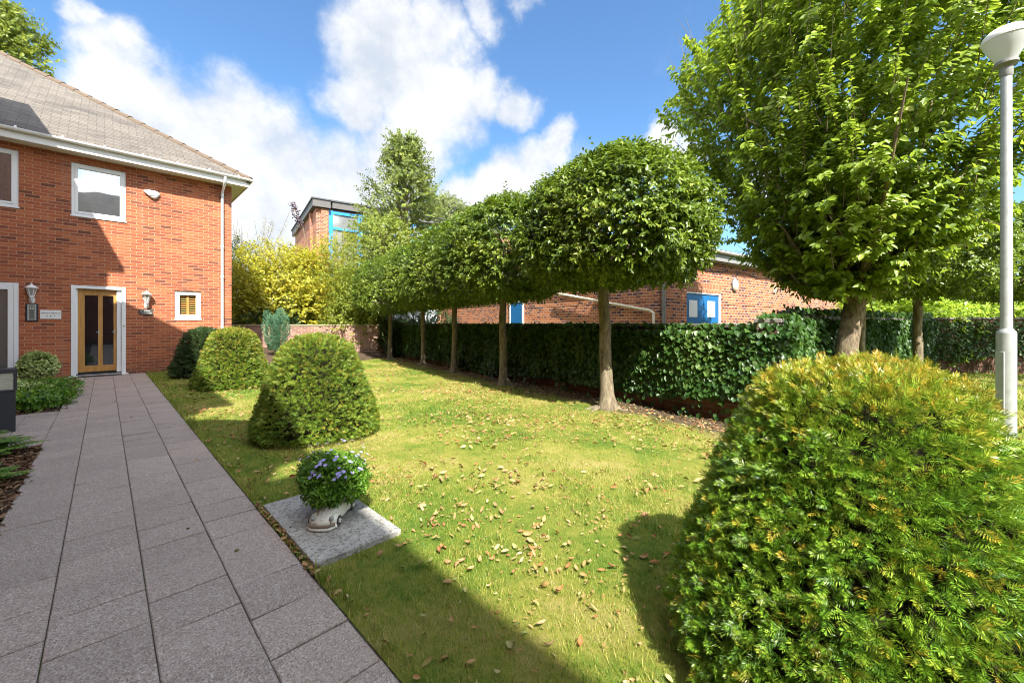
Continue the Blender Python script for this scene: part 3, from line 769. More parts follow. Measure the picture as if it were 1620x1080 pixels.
a = MB(); a.tube([(.09, -.06, 0), (.09, -.06, 2.86)], .04, 10)
for z in (.6, 1.6, 2.6): a.tube([(.09, -.06, z), (.09, -.06, z+.05)], .048, 10)
a.build('downpipe', M['grey_panel'], ob, smooth=True)
a = MB(); a.tube([(-.14, 3.4, 2.16), (-.14, .15, 1.56), (-.13, .06, 1.50), (-.13, .06, .0)], .035, 10)
for y, z in ((1.2, 1.75), (2.5, 2.0)): a.box((-.14, y, z-.02), (0, y+.03, z+.02))
a.build('sloping_pipe', M['cream'], ob, smooth=True)
a = MB(); a.tube([(x, -.02, 2.72 - .08*math.sin((x-1)*1.2)**2 - .02*math.sin(x*4)) for x in np.linspace(.6, 5.5, 22)], .008, 5); a.build('cable', M['darkgrey'], ob)
def onwall(x, z, y=0):
    v = Matrix.Rotation(RT, 3, 'Z') @ Vector((x, y, 0)); return (9.08 + v.x, 4.10 + v.y, z)
def bulkhead(x, z, label, s=1):
    t = thing('bulkhead_light', label, 'wall light', onwall(x, z), RT, 'bulkhead lights on the brick outbuilding')
    a = MB(); a.lathe([(.0, 0), (.15*s, 0), (.155*s, .02), (.14*s, .035), (0, .036)], 20); a.v = [(p[0], -p[2], p[1]*1.3) for p in a.v]; a.build('rim', M['darkgrey'], t, smooth=True)
    a = MB(); a.lathe([(.0, .10), (.06*s, .095), (.11*s, .075), (.14*s, .036), (.142*s, .025)], 20); a.v = [(p[0], -p[2], p[1]*1.3) for p in a.v]; a.build('diffuser', M['cream'], t, smooth=True)
bulkhead(3.47, 2.34, 'large oval cream bulkhead light right of the white panelled blue doors')
bulkhead(10.3, 2.31, 'smaller oval bulkhead light near the far end of the brick wall', .8)
t = thing('wall_vent', 'small cream vent box between the two oval lights on the brick wall', 'vent', onwall(6.0, 2.34), RT)
a = MB(); a.box((-.07, -.05, -.11), (.07, 0, .11)); a.build('box', M['cream'], t, bevel=.006)
a = MB(); [a.box((-.05, -.058, -.08+i*.04), (.05, -.0505, -.06+i*.04)) for i in range(4)]; a.build('louvres', M['grey_panel'], t)

# pale shed and brick bits left of the outbuilding
t = thing('pale_shed', 'pale grey sheet metal shed seen between the thin tree trunks', 'shed', (9.0, 15.2, 0), RT)
a = MB(); a.box((-1.0, -.9, -.06), (1.0, 1, 2.0)); a.build('wall', M['shed'], t)
a = MB(); [a.box((-1.0+i*.2, -.925, 0), (-.98+i*.2, -.901, 1.98)) for i in range(11)]; a.build('ribs', M['shed'], t)
a = MB(); a.box((-1.1, -1.0, 2.002), (1.1, 1.1, 2.07)); a.build('roof', M['grey_panel'], t)
a = MB(); a.box((-.55, -.93, 1.2), (-.3, -.902, 1.9)); a.build('window', M['glass_far'], t)
t = thing('low_brick_store', 'low red brick store behind the dark shrub beyond the last thin tree', 'building', (9.2, 18.5, 0), RT)
a = MB(); a.box((-3.6, 0, -.06), (1.0, 3, 1.95)); a.build('wall', M['brick'], t)
a = MB(); a.box((-3.7, -.1, 1.953), (1.1, 3.1, 2.04)); a.build('roof', M['grey_panel'], t)
t = thing('far_brick_block', 'distant red brick block glimpsed under the right hand trees', 'building', (27, 0.5, 0), RT)
a = MB(); a.box((0, -3, -.06), (8, 3, 3.0)); a.build('wall', M['brick2'], t)
a = MB(); a.box((-.2, -3.2, 3.003), (8.2, 3.2, 3.2)); a.build('roof', M['darkgrey'], t)
t = thing('green_container', 'dark green ribbed container behind the back garden wall', 'container', (7.9, 19.8, 0), RT)
a = MB(); a.box((-2.2, 0, -.06), (.6, 2, 1.42)); a.build('body', M['green_sheet'], t)
a = MB(); [a.box((-2.2+i*.2, -.03, .1), (-2.12+i*.2, -.001, 1.38)) for i in range(14)]; a.build('ribs', M['green_sheet'], t)
a = MB(); a.box((-2.3, -.08, 1.422), (.7, 2.05, 1.50)); a.build('top_rail', m_plain('mossy_timber', (.22, .18, .09), .9, .3), t)

# school block with blue windows
T0 = 22.0
CA, SA = math.cos(R(45.5)), math.sin(R(45.5))
def ray(x, y=512):
    u = (x - 810) / 633.; return Vector((SA + CA*u, CA - SA*u, -(y-512)/633.))
def at(x, y, t):
    v = ray(x, y) * t; return (v.x, v.y, v.z + 1.25)
p0 = at(500, 512, T0)
sb = thing('school_block', 'two storey red brick block with bright blue window frames behind the trees', 'building', (p0[0], p0[1], 0), RT)
w = MB(); w.box((0, .0, -.06), (.62, 9, 7.65)); w.box((-.12, 1.2, -.06), (-.001, 1.7, 7.65)); w.box((.25, -.12, -.06), (.61, -.001, 7.6))
w.box((.621, .15, -.06), (16, 9, 3.4)); w.box((.621, .15, 7.62), (16, 9, 7.7)); w.box((8.6, .16, 3.401), (16, 9, 7.619)); w.box((.621, 3, 3.401), (8.6, 9, 7.619)); w.build('wall', M['brick2'], sb)
a = MB(); a.box((-.2, -.25, 7.652), (.70, 9.2, 8.05)); a.box((.82, -.1, 7.72), (16.2, 9.2, 8.08)); a.build('parapet', m_plain('weathered_fascia', (.11, .105, .10), .7, .25, 2), sb)
a = MB(); a.box((.78, -.16, 8.083), (16.3, 9.3, 8.16)); a.box((-.26, -.3, 8.053), (.74, 9.3, 8.12)); a.build('coping', M['darkgrey'], sb)
for i in range(5):
    x = .64 + i*1.58
    a = MB(); a.box((x, .02, 3.41), (x+.22, .14, 7.61)); a.box((x+.221, .03, 6.55), (x+1.579, .13, 6.68)); a.box((x+.221, .03, 7.42), (x+1.579, .13, 7.60)); a.box((x+.221, .03, 3.41), (x+1.579, .13, 3.6))
    f = a.build('window', M['lblue'], sb)
    a = MB(); a.quad((x+.222, .10, 3.6), (x+1.578, .10, 3.6), (x+1.578, .10, 7.42), (x+.222, .10, 7.42)); a.build('pane', M['glass_far'], f, fix=False)

# ------------------------------------------------------------------ garden walls
def wall_run(name, label, a, b, h, th, mat, cope=None, cat='wall'):
    a, b = Vector(a), Vector(b); d = b - a; ln = d.length; rz = math.atan2(d.y, d.x)
    t = thing(name, label, cat, (a.x, a.y, 0), rz)
    m = MB(); m.box((0, 0, -.06), (ln, th, h)); m.build('wall', mat, t)
    if cope:
        m = MB(); x = 0
        while x < ln:
            m.box((x, -.03, h+.001), (min(x+.59, ln), th+.03, h+.05)); x += .6
        m.build('coping', cope, t, bevel=.006)
    return t, rz, ln
stone = m_plain('coping_stone', (.20, .18, .155), .85, .3, 6, .4)
WA0, WA1, WM = Vector((5.49, 1.05)), Vector((7.75, 13.9)), Vector((7.05, 1.17))
WB1 = Vector((14.75, -.43)); WC1 = Vector((19.5, -6.5)); WD1 = Vector((3.0, 17.4))
# face line runs A; body lies beyond it
wall_run('side_garden_wall', 'long low brick garden wall under ivy behind the row of clipped trees', WA1, WA0, 1.20, .22, M['brick_dark'], stone)
wall_run('short_garden_wall', 'short return of the ivy covered wall beside the gate pier', WA0, WM, 1.26, .22, M['brick_dark'], stone)
wall_run('right_garden_wall', 'ivy covered brick garden wall behind the big leafy tree at right', WM, WB1, 1.32, .22, M['brick_dark'], stone)
wall_run('far_right_wall', 'dark shaded brick wall with stone coping behind the lamp post', WB1, WC1, 1.36, .22, M['brick_dark'], stone)
wall_run('back_garden_wall', 'sunlit pinkish brick wall at the far end of the lawn', WD1, WA1, 1.17, .22, M['brick3'], m_plain('sandy_coping', (.42, .33, .20), .85, .25, 6, .3))
# pillar
pc = at(1268, 512, 6.75)
t = thing('gate_pier', 'brick pier with overhanging stone cap rising behind the ivy', 'pillar', (pc[0], pc[1], 0), RT)
a = MB(); a.box((-.21, -.21, -.06), (.21, .21, 1.42)); a.build('shaft', M['brick_dark'], t)
a = MB(); a.add([(-.27, -.27, 1.412), (.27, -.27, 1.412), (.27, .27, 1.412), (-.27, .27, 1.412), (-.27, -.27, 1.46), (.27, -.27, 1.46), (.27, .27, 1.46), (-.27, .27, 1.46), (0, 0, 1.52)],
                [(0, 3, 2, 1), (0, 1, 5, 4), (1, 2, 6, 5), (2, 3, 7, 6), (3, 0, 4, 7), (4, 5, 8), (5, 6, 8), (6, 7, 8), (7, 4, 8)]); a.build('cap', stone, t, bevel=.005)

def ivy(name, label, a, b, h, n, seed, size=.075, bare=None, thick=.14, top=.0, mat='ivy'):
    """leaves hung on the near face of a wall and over its top"""
    rng = np.random.default_rng(seed)
    a = np.array([a[0], a[1], 0.]); b = np.array([b[0], b[1], 0.]); d = b - a; ln = np.linalg.norm(d); d /= ln
    nn = np.array([d[1], -d[0], 0.])   # towards the lawn when a->b keeps the wall on the left
    s = rng.uniform(0, ln, n); z = rng.uniform(-.02, h + .05, n)
    q = np.stack([s, z, z*0], 1)
    bulge = thick * (.55 + .25 * wave_noise(q, rng, 2.2) + .15 * wave_noise(q, rng, 7))
    dep = bulge * (1 - .75 * rng.uniform(0, 1, n) ** 2) + .01
    keep = np.ones(n, bool)
    wn = wave_noise(q, rng, 1.5)
    if bare is not None: keep &= ~((z < bare * (.8 + .7 * wn)) & (rng.uniform(0, 1, n) > .04))
    over = z > h - .02
    P = a + d * s[:, None] + nn * dep[:, None]; P[:, 2] = np.minimum(z, h + .01 + top * np.clip(wn, 0, 1))
    P[over] -= nn * rng.uniform(0, .36, (over.sum(), 1)); P[over, 2] += rng.uniform(.02, .06, over.sum())
    P[:, 2] += np.where(over, top * rng.uniform(0, 1, n), 0)
    D = np.array([0, 0, -1.]) + nn * .45 + rng.normal(0, .42, (n, 3)); N = nn * 1.0 + np.array([0, 0, .45]) + rng.normal(0, .33, (n, 3))
    P, D, N = P[keep], D[keep], N[keep]
    L = size * rng.uniform(.55, 1.2, len(P))
    ctr = P.mean(0); ctr[2] = 0
    me = leaf_mesh('leaves', P - ctr, D, N, L, L * .95, .12, oval=True)
    t = thing(name, label, 'climbing plant', tuple(ctr))
    link('foliage', me, M[mat], t)
    m = MB()
    for i in range(int(ln * 1.6)):
        sx = rng.uniform(0, ln); p = a + d * sx + nn * .03 - ctr; pts = [p.copy()]
        for j in range(5):
            p = p + d * rng.normal(0, .06) + np.array([0, 0, h / 5.5]); pts.append(p.copy())
        m.tube([Vector(x) for x in pts], [.014, .012, .01, .008, .006, .004], 5)
    m.build('stems', M['twig'], t, smooth=True)
    return t
ivy('ivy_hedge', 'long dark green ivy hedge clothing the wall behind the row of clipped trees', WA1, WA0 + (WA0-WA1).normalized()*.22, 1.20, 43000, 11, .078, bare=.20, thick=.26)
ivy('ivy_corner', 'ivy on the short corner piece of wall left of the gate pier', WA0, WM, 1.27, 9000, 15, .078, bare=.10, thick=.20, top=.05)
ivy('ivy_mound', 'dark ivy spilling over the wall behind the big leafy tree', WM, WB1, 1.36, 24000, 12, .075, bare=.10, thick=.24, top=.10)
ivy('trailing_ivy', 'sparse dark ivy on the shaded wall behind the lamp post', WB1, WC1, 1.36, 9000, 13, .07, bare=.35, thick=.12)

# ------------------------------------------------------------------ shrubs and trees
def shrub(name, label, c, half, n, leafL, leafW, mat, seed, p=2.4, nl=7, tl=.22, cat='shrub', inner=.45, bump=.12, freq=1.6, gap=-1.0, stems=True, up=.3, group=None, droop=.25, oval=False):
    rng = np.random.default_rng(seed)
    S, nm = sup_points(rng, n, half, p, inner, bump, freq / max(half) * 1.5, gap)
    S[:, 2] += half[2]
    S = S[S[:, 2] > .0]; nm = nm[:len(S)] if len(nm) == len(S) else unit(S - np.array([0, 0, half[2]*.8]))
    Dv = unit(S - np.array([0, 0, half[2]*.7])) + rng.normal(0, .35, S.shape); Dv[:, 2] += up
    out = unit(S - np.array([0, 0, half[2]*.8]))
    P, D, N, L, W = twigs(rng, S, Dv, tl, nl, leafL, leafW, droop, .9, out)
    ok = P[:, 2] > .005; me = leaf_mesh('foliage', P[ok], D[ok], N[ok], L[ok], W[ok], oval=oval)
    t = thing(name, label, cat, c, 0, group)
    link('foliage', me, M[mat], t)
    if stems:
        m = MB()
        for i in range(14):
            q = S[rng.integers(len(S))] * .85
            r0 = .012 + .012 * max(half)
            m.tube([(rng.normal(0, .04), rng.normal(0, .04), 0), tuple(q * np.array([.35, .35, .45])), tuple(q * np.array([.75, .75, .8])), tuple(q)], [r0, r0*.7, r0*.4, r0*.2], 6)
        m.build('stems', M['twig'], t, smooth=True)
    return t

def pleached(name, label, c, half, z0, z1, n, seed, rz=-.186, trunk_r=.095, lean=(0, 0), mat='hornbeam', leaf=.066, group=None):
    rng = np.random.default_rng(seed)
    t = thing(name, label, 'tree', (c[0], c[1], 0), -math.atan(.186), group)
    H = (z1 - z0) / 2; hz = (half[0], half[1], H)
    S, nm = sup_points(rng, n, hz, 4.4, .80, .038, 3.2, None)
    # dome the top a little
    S[:, 2] += (z0 + H) + .28 * np.clip(1 - (S[:, 0]/half[0])**2, 0, 1) * (S[:, 2] > 0) * (S[:, 2] / H)
    S[:, 2] -= .20 * np.abs(S[:, 1]/half[1])**3 * (S[:, 2] > z0 + H)
    Dv = nm * .8 + rng.normal(0, .45, S.shape); Dv[:, 2] += .25
    P, D, N, L, W = twigs(rng, S, Dv, .17, 11, leaf, leaf*.56, .45, .8, nm)
    # a few long shoots out of the top
    k = 60; sx = np.stack([rng.uniform(-half[0]*.8, half[0]*.8, k), rng.uniform(-half[1]*.9, half[1]*.9, k), np.full(k, z1 + .05)], 1)
    sd = rng.normal(0, .45, (k, 3)); sd[:, 2] = 1
    P2, D2, N2, L2, W2 = twigs(rng, sx, sd, .30, 9, leaf*.9, leaf*.5, .2, .8)
    P = np.concatenate([P, P2]); D = np.concatenate([D, D2]); N = np.concatenate([N, N2]); L = np.concatenate([L, L2]); W = np.concatenate([W, W2])
    cr = link('crown', leaf_mesh('crown', P, D, N, L, W, .16, oval=True), M[mat], t)
    m = MB()
    pts = wobble_tube(m, rng, (0, 0, -.03), (lean[0], lean[1], z0 + .25), trunk_r, trunk_r*.78, 9, 12, .008, .75)
    top = pts[-1]
    for i in range(9):
        a = i * 2*PI/9 + rng.uniform(-.3, .3); e = (half[0]*.8*math.cos(a), half[1]*.8*math.sin(a), z0 + H*rng.uniform(.5, 1.7))
        m.tube([top - Vector((0, 0, rng.uniform(0, .3))), top.lerp(Vector(e), .5) + Vector((0, 0, -.1)), e], [trunk_r*.4, trunk_r*.28, trunk_r*.1], 7)
    for i in range(5):
        a = rng.uniform(0, 6.28); m.tube([(math.cos(a)*.06, math.sin(a)*.06, .06), (math.cos(a)*.2, math.sin(a)*.2, .015), (math.cos(a+.3)*.38, math.sin(a+.3)*.38, -.015)], [.045, .03, .012], 6)
    m.build('trunk', M['bark'], t, smooth=True)
    return t
GR = 'pleached hornbeams in a row along the ivy hedge'
TR = [((5.13, 3.08), (.92, 1.24), 1.93, 3.24, 6800, 'nearest clipped hornbeam, its thick pale trunk standing on bare roots by the lawn edge'),
      ((5.64, 5.78), (.98, 1.34), 1.86, 3.32, 5600, 'clipped hornbeam second in the row, just beyond the nearest trunk'),
      ((6.20, 8.14), (.98, 1.20), 1.84, 3.30, 4600, 'clipped hornbeam in the middle of the row of five, with the slightly leaning trunk'),
      ((6.68, 10.28), (.98, 1.16), 1.82, 3.28, 3900, 'clipped hornbeam fourth in the row, in front of the dark shrub edge'),
      ((7.02, 12.9), (1.0, 1.40), 1.74, 3.20, 3400, 'farthest clipped hornbeam of the row, near the back garden wall')]
for i, (c, hf, z0, z1, n, lb) in enumerate(TR):
    pleached('pleached_tree', lb, c, hf, z0, z1, n, 40 + i, lean=(-.02 + .03*(i % 3), .10 - .03*i), trunk_r=(.095, .085, .08, .075, .08)[i], group=GR)
GR2 = 'clipped trees along the right hand wall'
b1 = at(1362, 512, 6.7); b2 = at(1453, 512, 7.0); b3 = at(1598, 512, 8.3)
for i, (b, n, lb) in enumerate(((b1, 2400, 'slim clipped tree hidden close behind the big leafy tree'), (b2, 2800, 'clipped tree with flat underside between the big leafy tree and the lamp post'), (b3, 2800, 'clipped tree whose trunk shows directly behind the lamp post'))):
    o = pleached('pleached_tree', lb, (b[0], b[1]), (1.15, .95), 1.86, 3.3, n, 60 + i, trunk_r=.07, group=GR2)

for i, (x_, y_) in enumerate(((14.3, -3.7), (15.6, -5.6), (12.6, -6.6))):
    pleached('pleached_tree', ('clipped tree just outside the frame past the lamp post', 'clipped tree farther along the right hand wall, outside the frame', 'clipped tree standing out on the lawn beyond the right edge')[i], (x_, y_), (1.15, 1.1), 1.70, 3.4, 1800, 66 + i, trunk_r=.07, group=GR2)

# the big leafy tree
def big_tree():
    rng = np.random.default_rng(21)
    c = at(1338, 512, 6.0)
    t = thing('leafy_tree', 'large bushy tree with upright leafy shoots rising over the near clipped bush', 'tree', (c[0], c[1], 0))
    m = MB()
    K = 1.2; vx, vy = c[0]/math.hypot(c[0], c[1]), c[1]/math.hypot(c[0], c[1])
    def squash(A, k=.70):      # crown clipped flatter on its lawn and wall sides
        A = np.array(A, float); q = A[..., 0]*vx + A[..., 1]*vy; A[..., 0] -= q*(1-k)*vx; A[..., 1] -= q*(1-k)*vy; return A
    top = Vector((.12, -.11, 1.66))
    pts = wobble_tube(m, rng, (-.10, .09, -.05), top, .135, .125, 8, 14, .006, .35)
    for i in range(13):
        a = i * 2*PI/13 + rng.uniform(-.2, .2); el = rng.uniform(.5, 1.3)
        ln = rng.uniform(1.9, 3.6) * (1 if el > .7 else .7)
        e = top + Vector(squash([math.cos(a)*math.cos(el), math.sin(a)*math.cos(el), math.sin(el)])) * ln
        mid = top.lerp(e, .45) + Vector((math.cos(a)*.2, math.sin(a)*.2, -.12))
        m.tube([top - Vector((0, 0, .15)), top.lerp(mid, .5), mid, mid.lerp(e, .5) + Vector((0, 0, .05)), e], [.07, .055, .038, .022, .008], 8)
    n = 2900
    z = 1.75 + rng.uniform(0, 1, n) ** .9 * 5.0
    env = np.interp(z, [1.75, 2.0, 2.3, 2.7, 3.7, 4.5, 5.3, 6.8], [.35, .7, 1.15, 1.50, 1.90, 2.25, 2.40, 1.6])
    th = rng.uniform(0, 2*PI, n); rr = env * np.clip(rng.uniform(0, 1, n) ** .42, .18, 1) * (1 + .09 * np.sin(th*3 + z*1.7) + .06 * np.sin(th*7 - z*3))
    B = squash(np.stack([np.cos(th)*rr, np.sin(th)*rr, z], 1))
    rad = np.stack([np.cos(th), np.sin(th), z*0], 1)
    D = rad * (.5 + .5 * rng.uniform(0, 1, (n, 1))) + rng.normal(0, .38, (n, 3)); D[:, 2] += np.interp(z, [1.6, 2.4, 6], [.1, .75, 1.25])
    D = unit(D); B = B - D * .25
    keep = wave_noise(B, rng, 1.0) > -1.4; B, D = B[keep], D[keep]
    P, LD, N, L, W = twigs(rng, B, D, .50, 22, .105, .062, .85, .95, rad[keep])
    k = 95; th = rng.uniform(0, 2*PI, k); zz = rng.uniform(2.9, 6.0, k); er = np.interp(zz, [2.5, 3.7, 4.5, 5.3, 6.8], [1.3, 1.75, 2.05, 2.2, 1.2])
    B2 = squash(np.stack([np.cos(th)*er, np.sin(th)*er, zz], 1)); D2 = np.stack([np.cos(th)*.35, np.sin(th)*.35, th*0 + 1], 1) + rng.normal(0, .14, (k, 3))
    P2, LD2, N2, L2, W2 = twigs(rng, B2, D2, .95, 42, .095, .050, .6, .85)
    cat = lambda *a: np.concatenate(a)
    link('crown', leaf_mesh('crown', cat(P, P2), cat(LD, LD2), cat(N, N2), cat(L, L2), cat(W, W2), .14, oval=True), M['bigleaf'], t)
    for b, d in list(zip(B, D))[::5]:
        m.tube([Vector(b) - Vector(d)*.25, Vector(b) + Vector(d)*.3, Vector(b) + Vector(d)*.62], [.007, .005, .002], 5)
    for b, d in zip(B2, unit(D2)):
        m.tube([Vector(b) - Vector(d)*.3, Vector(b) + Vector(d)*1.0], [.006, .002], 5)
    m.build('trunk', M['bark2'], t, smooth=True)
big_tree()

def loose_tree(name, label, c, h, r, n, mat, seed, z0=.25, leaf=.09, trunk=.12, shape='cone', nl=12, tl=.6, gap=-1.2, cat='tree', up=.35):
    rng = np.random.default_rng(seed)
    t = thing(name, label, cat, (c[0], c[1], 0))
    f = rng.uniform(0, 1, n)
    z = h * (z0 + (1 - z0) * f)
    if shape == 'cone': env = r * (1.02 - f) ** .75
    elif shape == 'ball': env = r * np.sqrt(np.clip(1 - (2*f - 1)**2, .02, 1))
    else: env = r * np.interp(f, [0, .25, .6, 1], [.75, 1, .8, .12])
    th = rng.uniform(0, 2*PI, n); clump = 1 + .22 * np.sin(th*3 + f*9) + .15 * np.sin(th*5 - f*17)
    rr = env * rng.uniform(0, 1, n) ** .5 * clump
    B = np.stack([np.cos(th)*rr, np.sin(th)*rr, z], 1); rad = np.stack([np.cos(th), np.sin(th), th*0], 1)
    kp = wave_noise(B, rng, 2.6 / r) > gap; B, rad = B[kp], rad[kp]
    D = rad * .8 + rng.normal(0, .3, B.shape); D[:, 2] += up
    P, LD, N, L, W = twigs(rng, B, D, tl, nl, leaf, leaf*.55, .3, .9, rad)
    link('crown', leaf_mesh('crown', P, LD, N, L, W), M[mat], t)
    m = MB(); wobble_tube(m, rng, (0, 0, -.06), (0, 0, h*.93), trunk, trunk*.15, 10, 10, trunk*.4, .3)
    for i in range(22):
        q = B[rng.integers(len(B))]; zz = max(q[2]*.8, h*z0*.7); m.tube([(0, 0, zz), tuple(q*np.array([.5, .5, 1]) - np.array([0, 0, .1])), tuple(q)], [trunk*.35, trunk*.22, trunk*.08], 6)
    m.build('trunk', M['bark2'], t, smooth=True)
    return t
def g2(x, t): v = at(x, 512, t); return (v[0], v[1], 0)
loose_tree('tall_tree', 'tall pointed green tree rising between the school block and the clipped row', g2(640, 19.5), 10.2, 1.95, 1900, 'olivegreen', 71, .14, .15, .16, 'bell', 17, .75, -.8)
loose_tree('far_willow', 'soft olive green tree far behind, right of the tall pointed tree', g2(703, 40), 13.6, 3.6, 2200, 'olive', 72, .35, .22, .2, 'ball', 16, .9)
loose_tree('roof_tree', 'green tree showing above the slate roof at the top left', g2(-26, 21), 18.3, 2.0, 1100, 'midgreen', 73, .70, .24, .25, 'ball', 16, .9)
loose_tree('slender_tree', 'bushy yellowish green tree left of the tall pointed tree, before the blue windows', g2(604, 17.3), 5.7, 1.8, 1800, 'midgreen', 74, .12, .11, .10, 'ball', 14, .55, -1.3)
shrub('golden_shrub', 'big golden yellow leaved shrub behind the back wall near the house', g2(452, 17.0), (2.0, 2.0, 2.25), 4200, .13, .075, 'golden', 75, 2.3, 8, .42, inner=.4, bump=.12)
shrub('golden_shrub', 'smaller lower yellow green shrub to the right of the big golden one', g2(525, 18.3), (1.6, 1.4, 2.55), 3000, .12, .07, 'golden', 76, 2.3, 8, .4, inner=.4)
shrub('evergreen_shrub', 'dark green shrub close against the house corner behind the downpipe', g2(372, 18.5), (1.3, 1.3, 2.5), 2600, .11, .06, 'darkleaf', 77, 2.3, 8, .36, inner=.4)
shrub('loose_shrub', 'pale green loose shrub overhanging the wall next to the farthest clipped tree', g2(575, 16.2), (1.3, 1.1, 1.75), 2200, .10, .06, 'midgreen', 78, 2.3, 8, .36, inner=.4)
shrub('undergrowth_shrub', 'dark bare stemmed shrub beneath the golden foliage behind the wall', g2(440, 15.9), (1.6, .9, .95), 1700, .09, .05, 'darkleaf', 79, 2.4, 8, .3)
shrub('corner_shrub', 'dark glossy shrub filling the corner behind the farthest clipped trunk', (7.65, 13.7, 0), (.45, .8, .68), 1500, .075, .05, 'darkleaf', 80, 3, 8, .2)
shrub('corner_shrub', 'dark leafy shrub just over the wall between the two farthest trunks', (8.5, 13.0, 0), (1.0, 1.6, .78), 1500, .08, .05, 'darkleaf', 81, 3, 8, .22)
shrub('lime_creeper', 'bright lime green creeper heaped behind the right hand wall', g2(1412, 11.6), (1.3, 1.3, 1.06), 2200, .12, .09, 'lime', 82, 2.6, 7, .25, cat='climbing plant')
shrub('lime_creeper', 'bright lime creeper nearest to the lamp post behind the wall', g2(1512, 12.4), (1.5, 1.5, 1.04), 2400, .12, .09, 'lime', 83, 2.6, 7, .25, cat='climbing plant')
shrub('dark_laurel', 'dark shrub behind the far right wall beyond the lamp post', g2(1640, 13), (2.0, 1.5, 1.1), 1200, .12, .07, 'darkleaf', 84, 2.6, 7, .25)
# bamboo wisps and the copper twig
def wisps(name, label, c, n, h, r, mat, seed, leaf=.16, w=.02):
    rng = np.random.default_rng(seed); t = thing(name, label, 'shrub', c)
    m = MB(); Ps = []
    for i in range(n):
        x, y = rng.normal(0, r, 2); tipx, tipy = x*1.5 + rng.normal(0, .3), y*1.5 + rng.normal(0, .3); hh = h * rng.uniform(.75, 1.02)
        pts = [Vector((x*.3, y*.3, 0)), Vector((x*.7, y*.7, hh*.4)), Vector((x, y, hh*.75)), Vector((tipx, tipy, hh))]
        m.tube(pts, [.018, .013, .009, .004], 5)
        for j in range(46):
            f = rng.uniform(.35, 1); p = pts[1].lerp(pts[2], min(1, (f-.35)/.4)) if f < .75 else pts[2].lerp(pts[3], (f-.75)/.25)
            Ps.append(p)
    P = np.array(Ps); D = rng.normal(0, .6, P.shape); D[:, 2] += .15; N = rng.normal(0, 1, P.shape)
    link('foliage', leaf_mesh('foliage', P, D, N, leaf, w), M[mat], t); m.build('stems', M['twig'], t)
wisps('bamboo_clump', 'wispy pale bamboo tips rising between the house and the golden shrub', g2(402, 18.6), 26, 6.6, .7, 'bamboo', 90)
wisps('bamboo_clump', 'thin pale feathery stems above the dark shrub at the house corner', g2(382, 19.6), 14, 6.3, .5, 'bamboo', 91)
t = thing('copper_beech', 'thin dark purple leaning branch left of the school block', 'tree', g2(492, 20.5))
m = MB(); e = Vector(at(462, 322, 20.5)) - Vector(g2(492, 20.5)); m.tube([(0, 0, -.06), (.1, 0, 3.5), tuple(Vector((0, 0, 5.2)).lerp(e, .4)), tuple(e)], [.06, .045, .03, .01], 6); m.build('stem', M['twig'], t)
rng = np.random.default_rng(5); f = rng.uniform(.45, 1, 150)[:, None]; P = np.array([0, 0, 5.0])*(1-f) + np.array(e)*f + rng.normal(0, .09, (150, 3))
link('foliage', leaf_mesh('foliage', P, rng.normal(0, 1, P.shape), rng.normal(0, 1, P.shape), .14, .08), M['purple'], t)

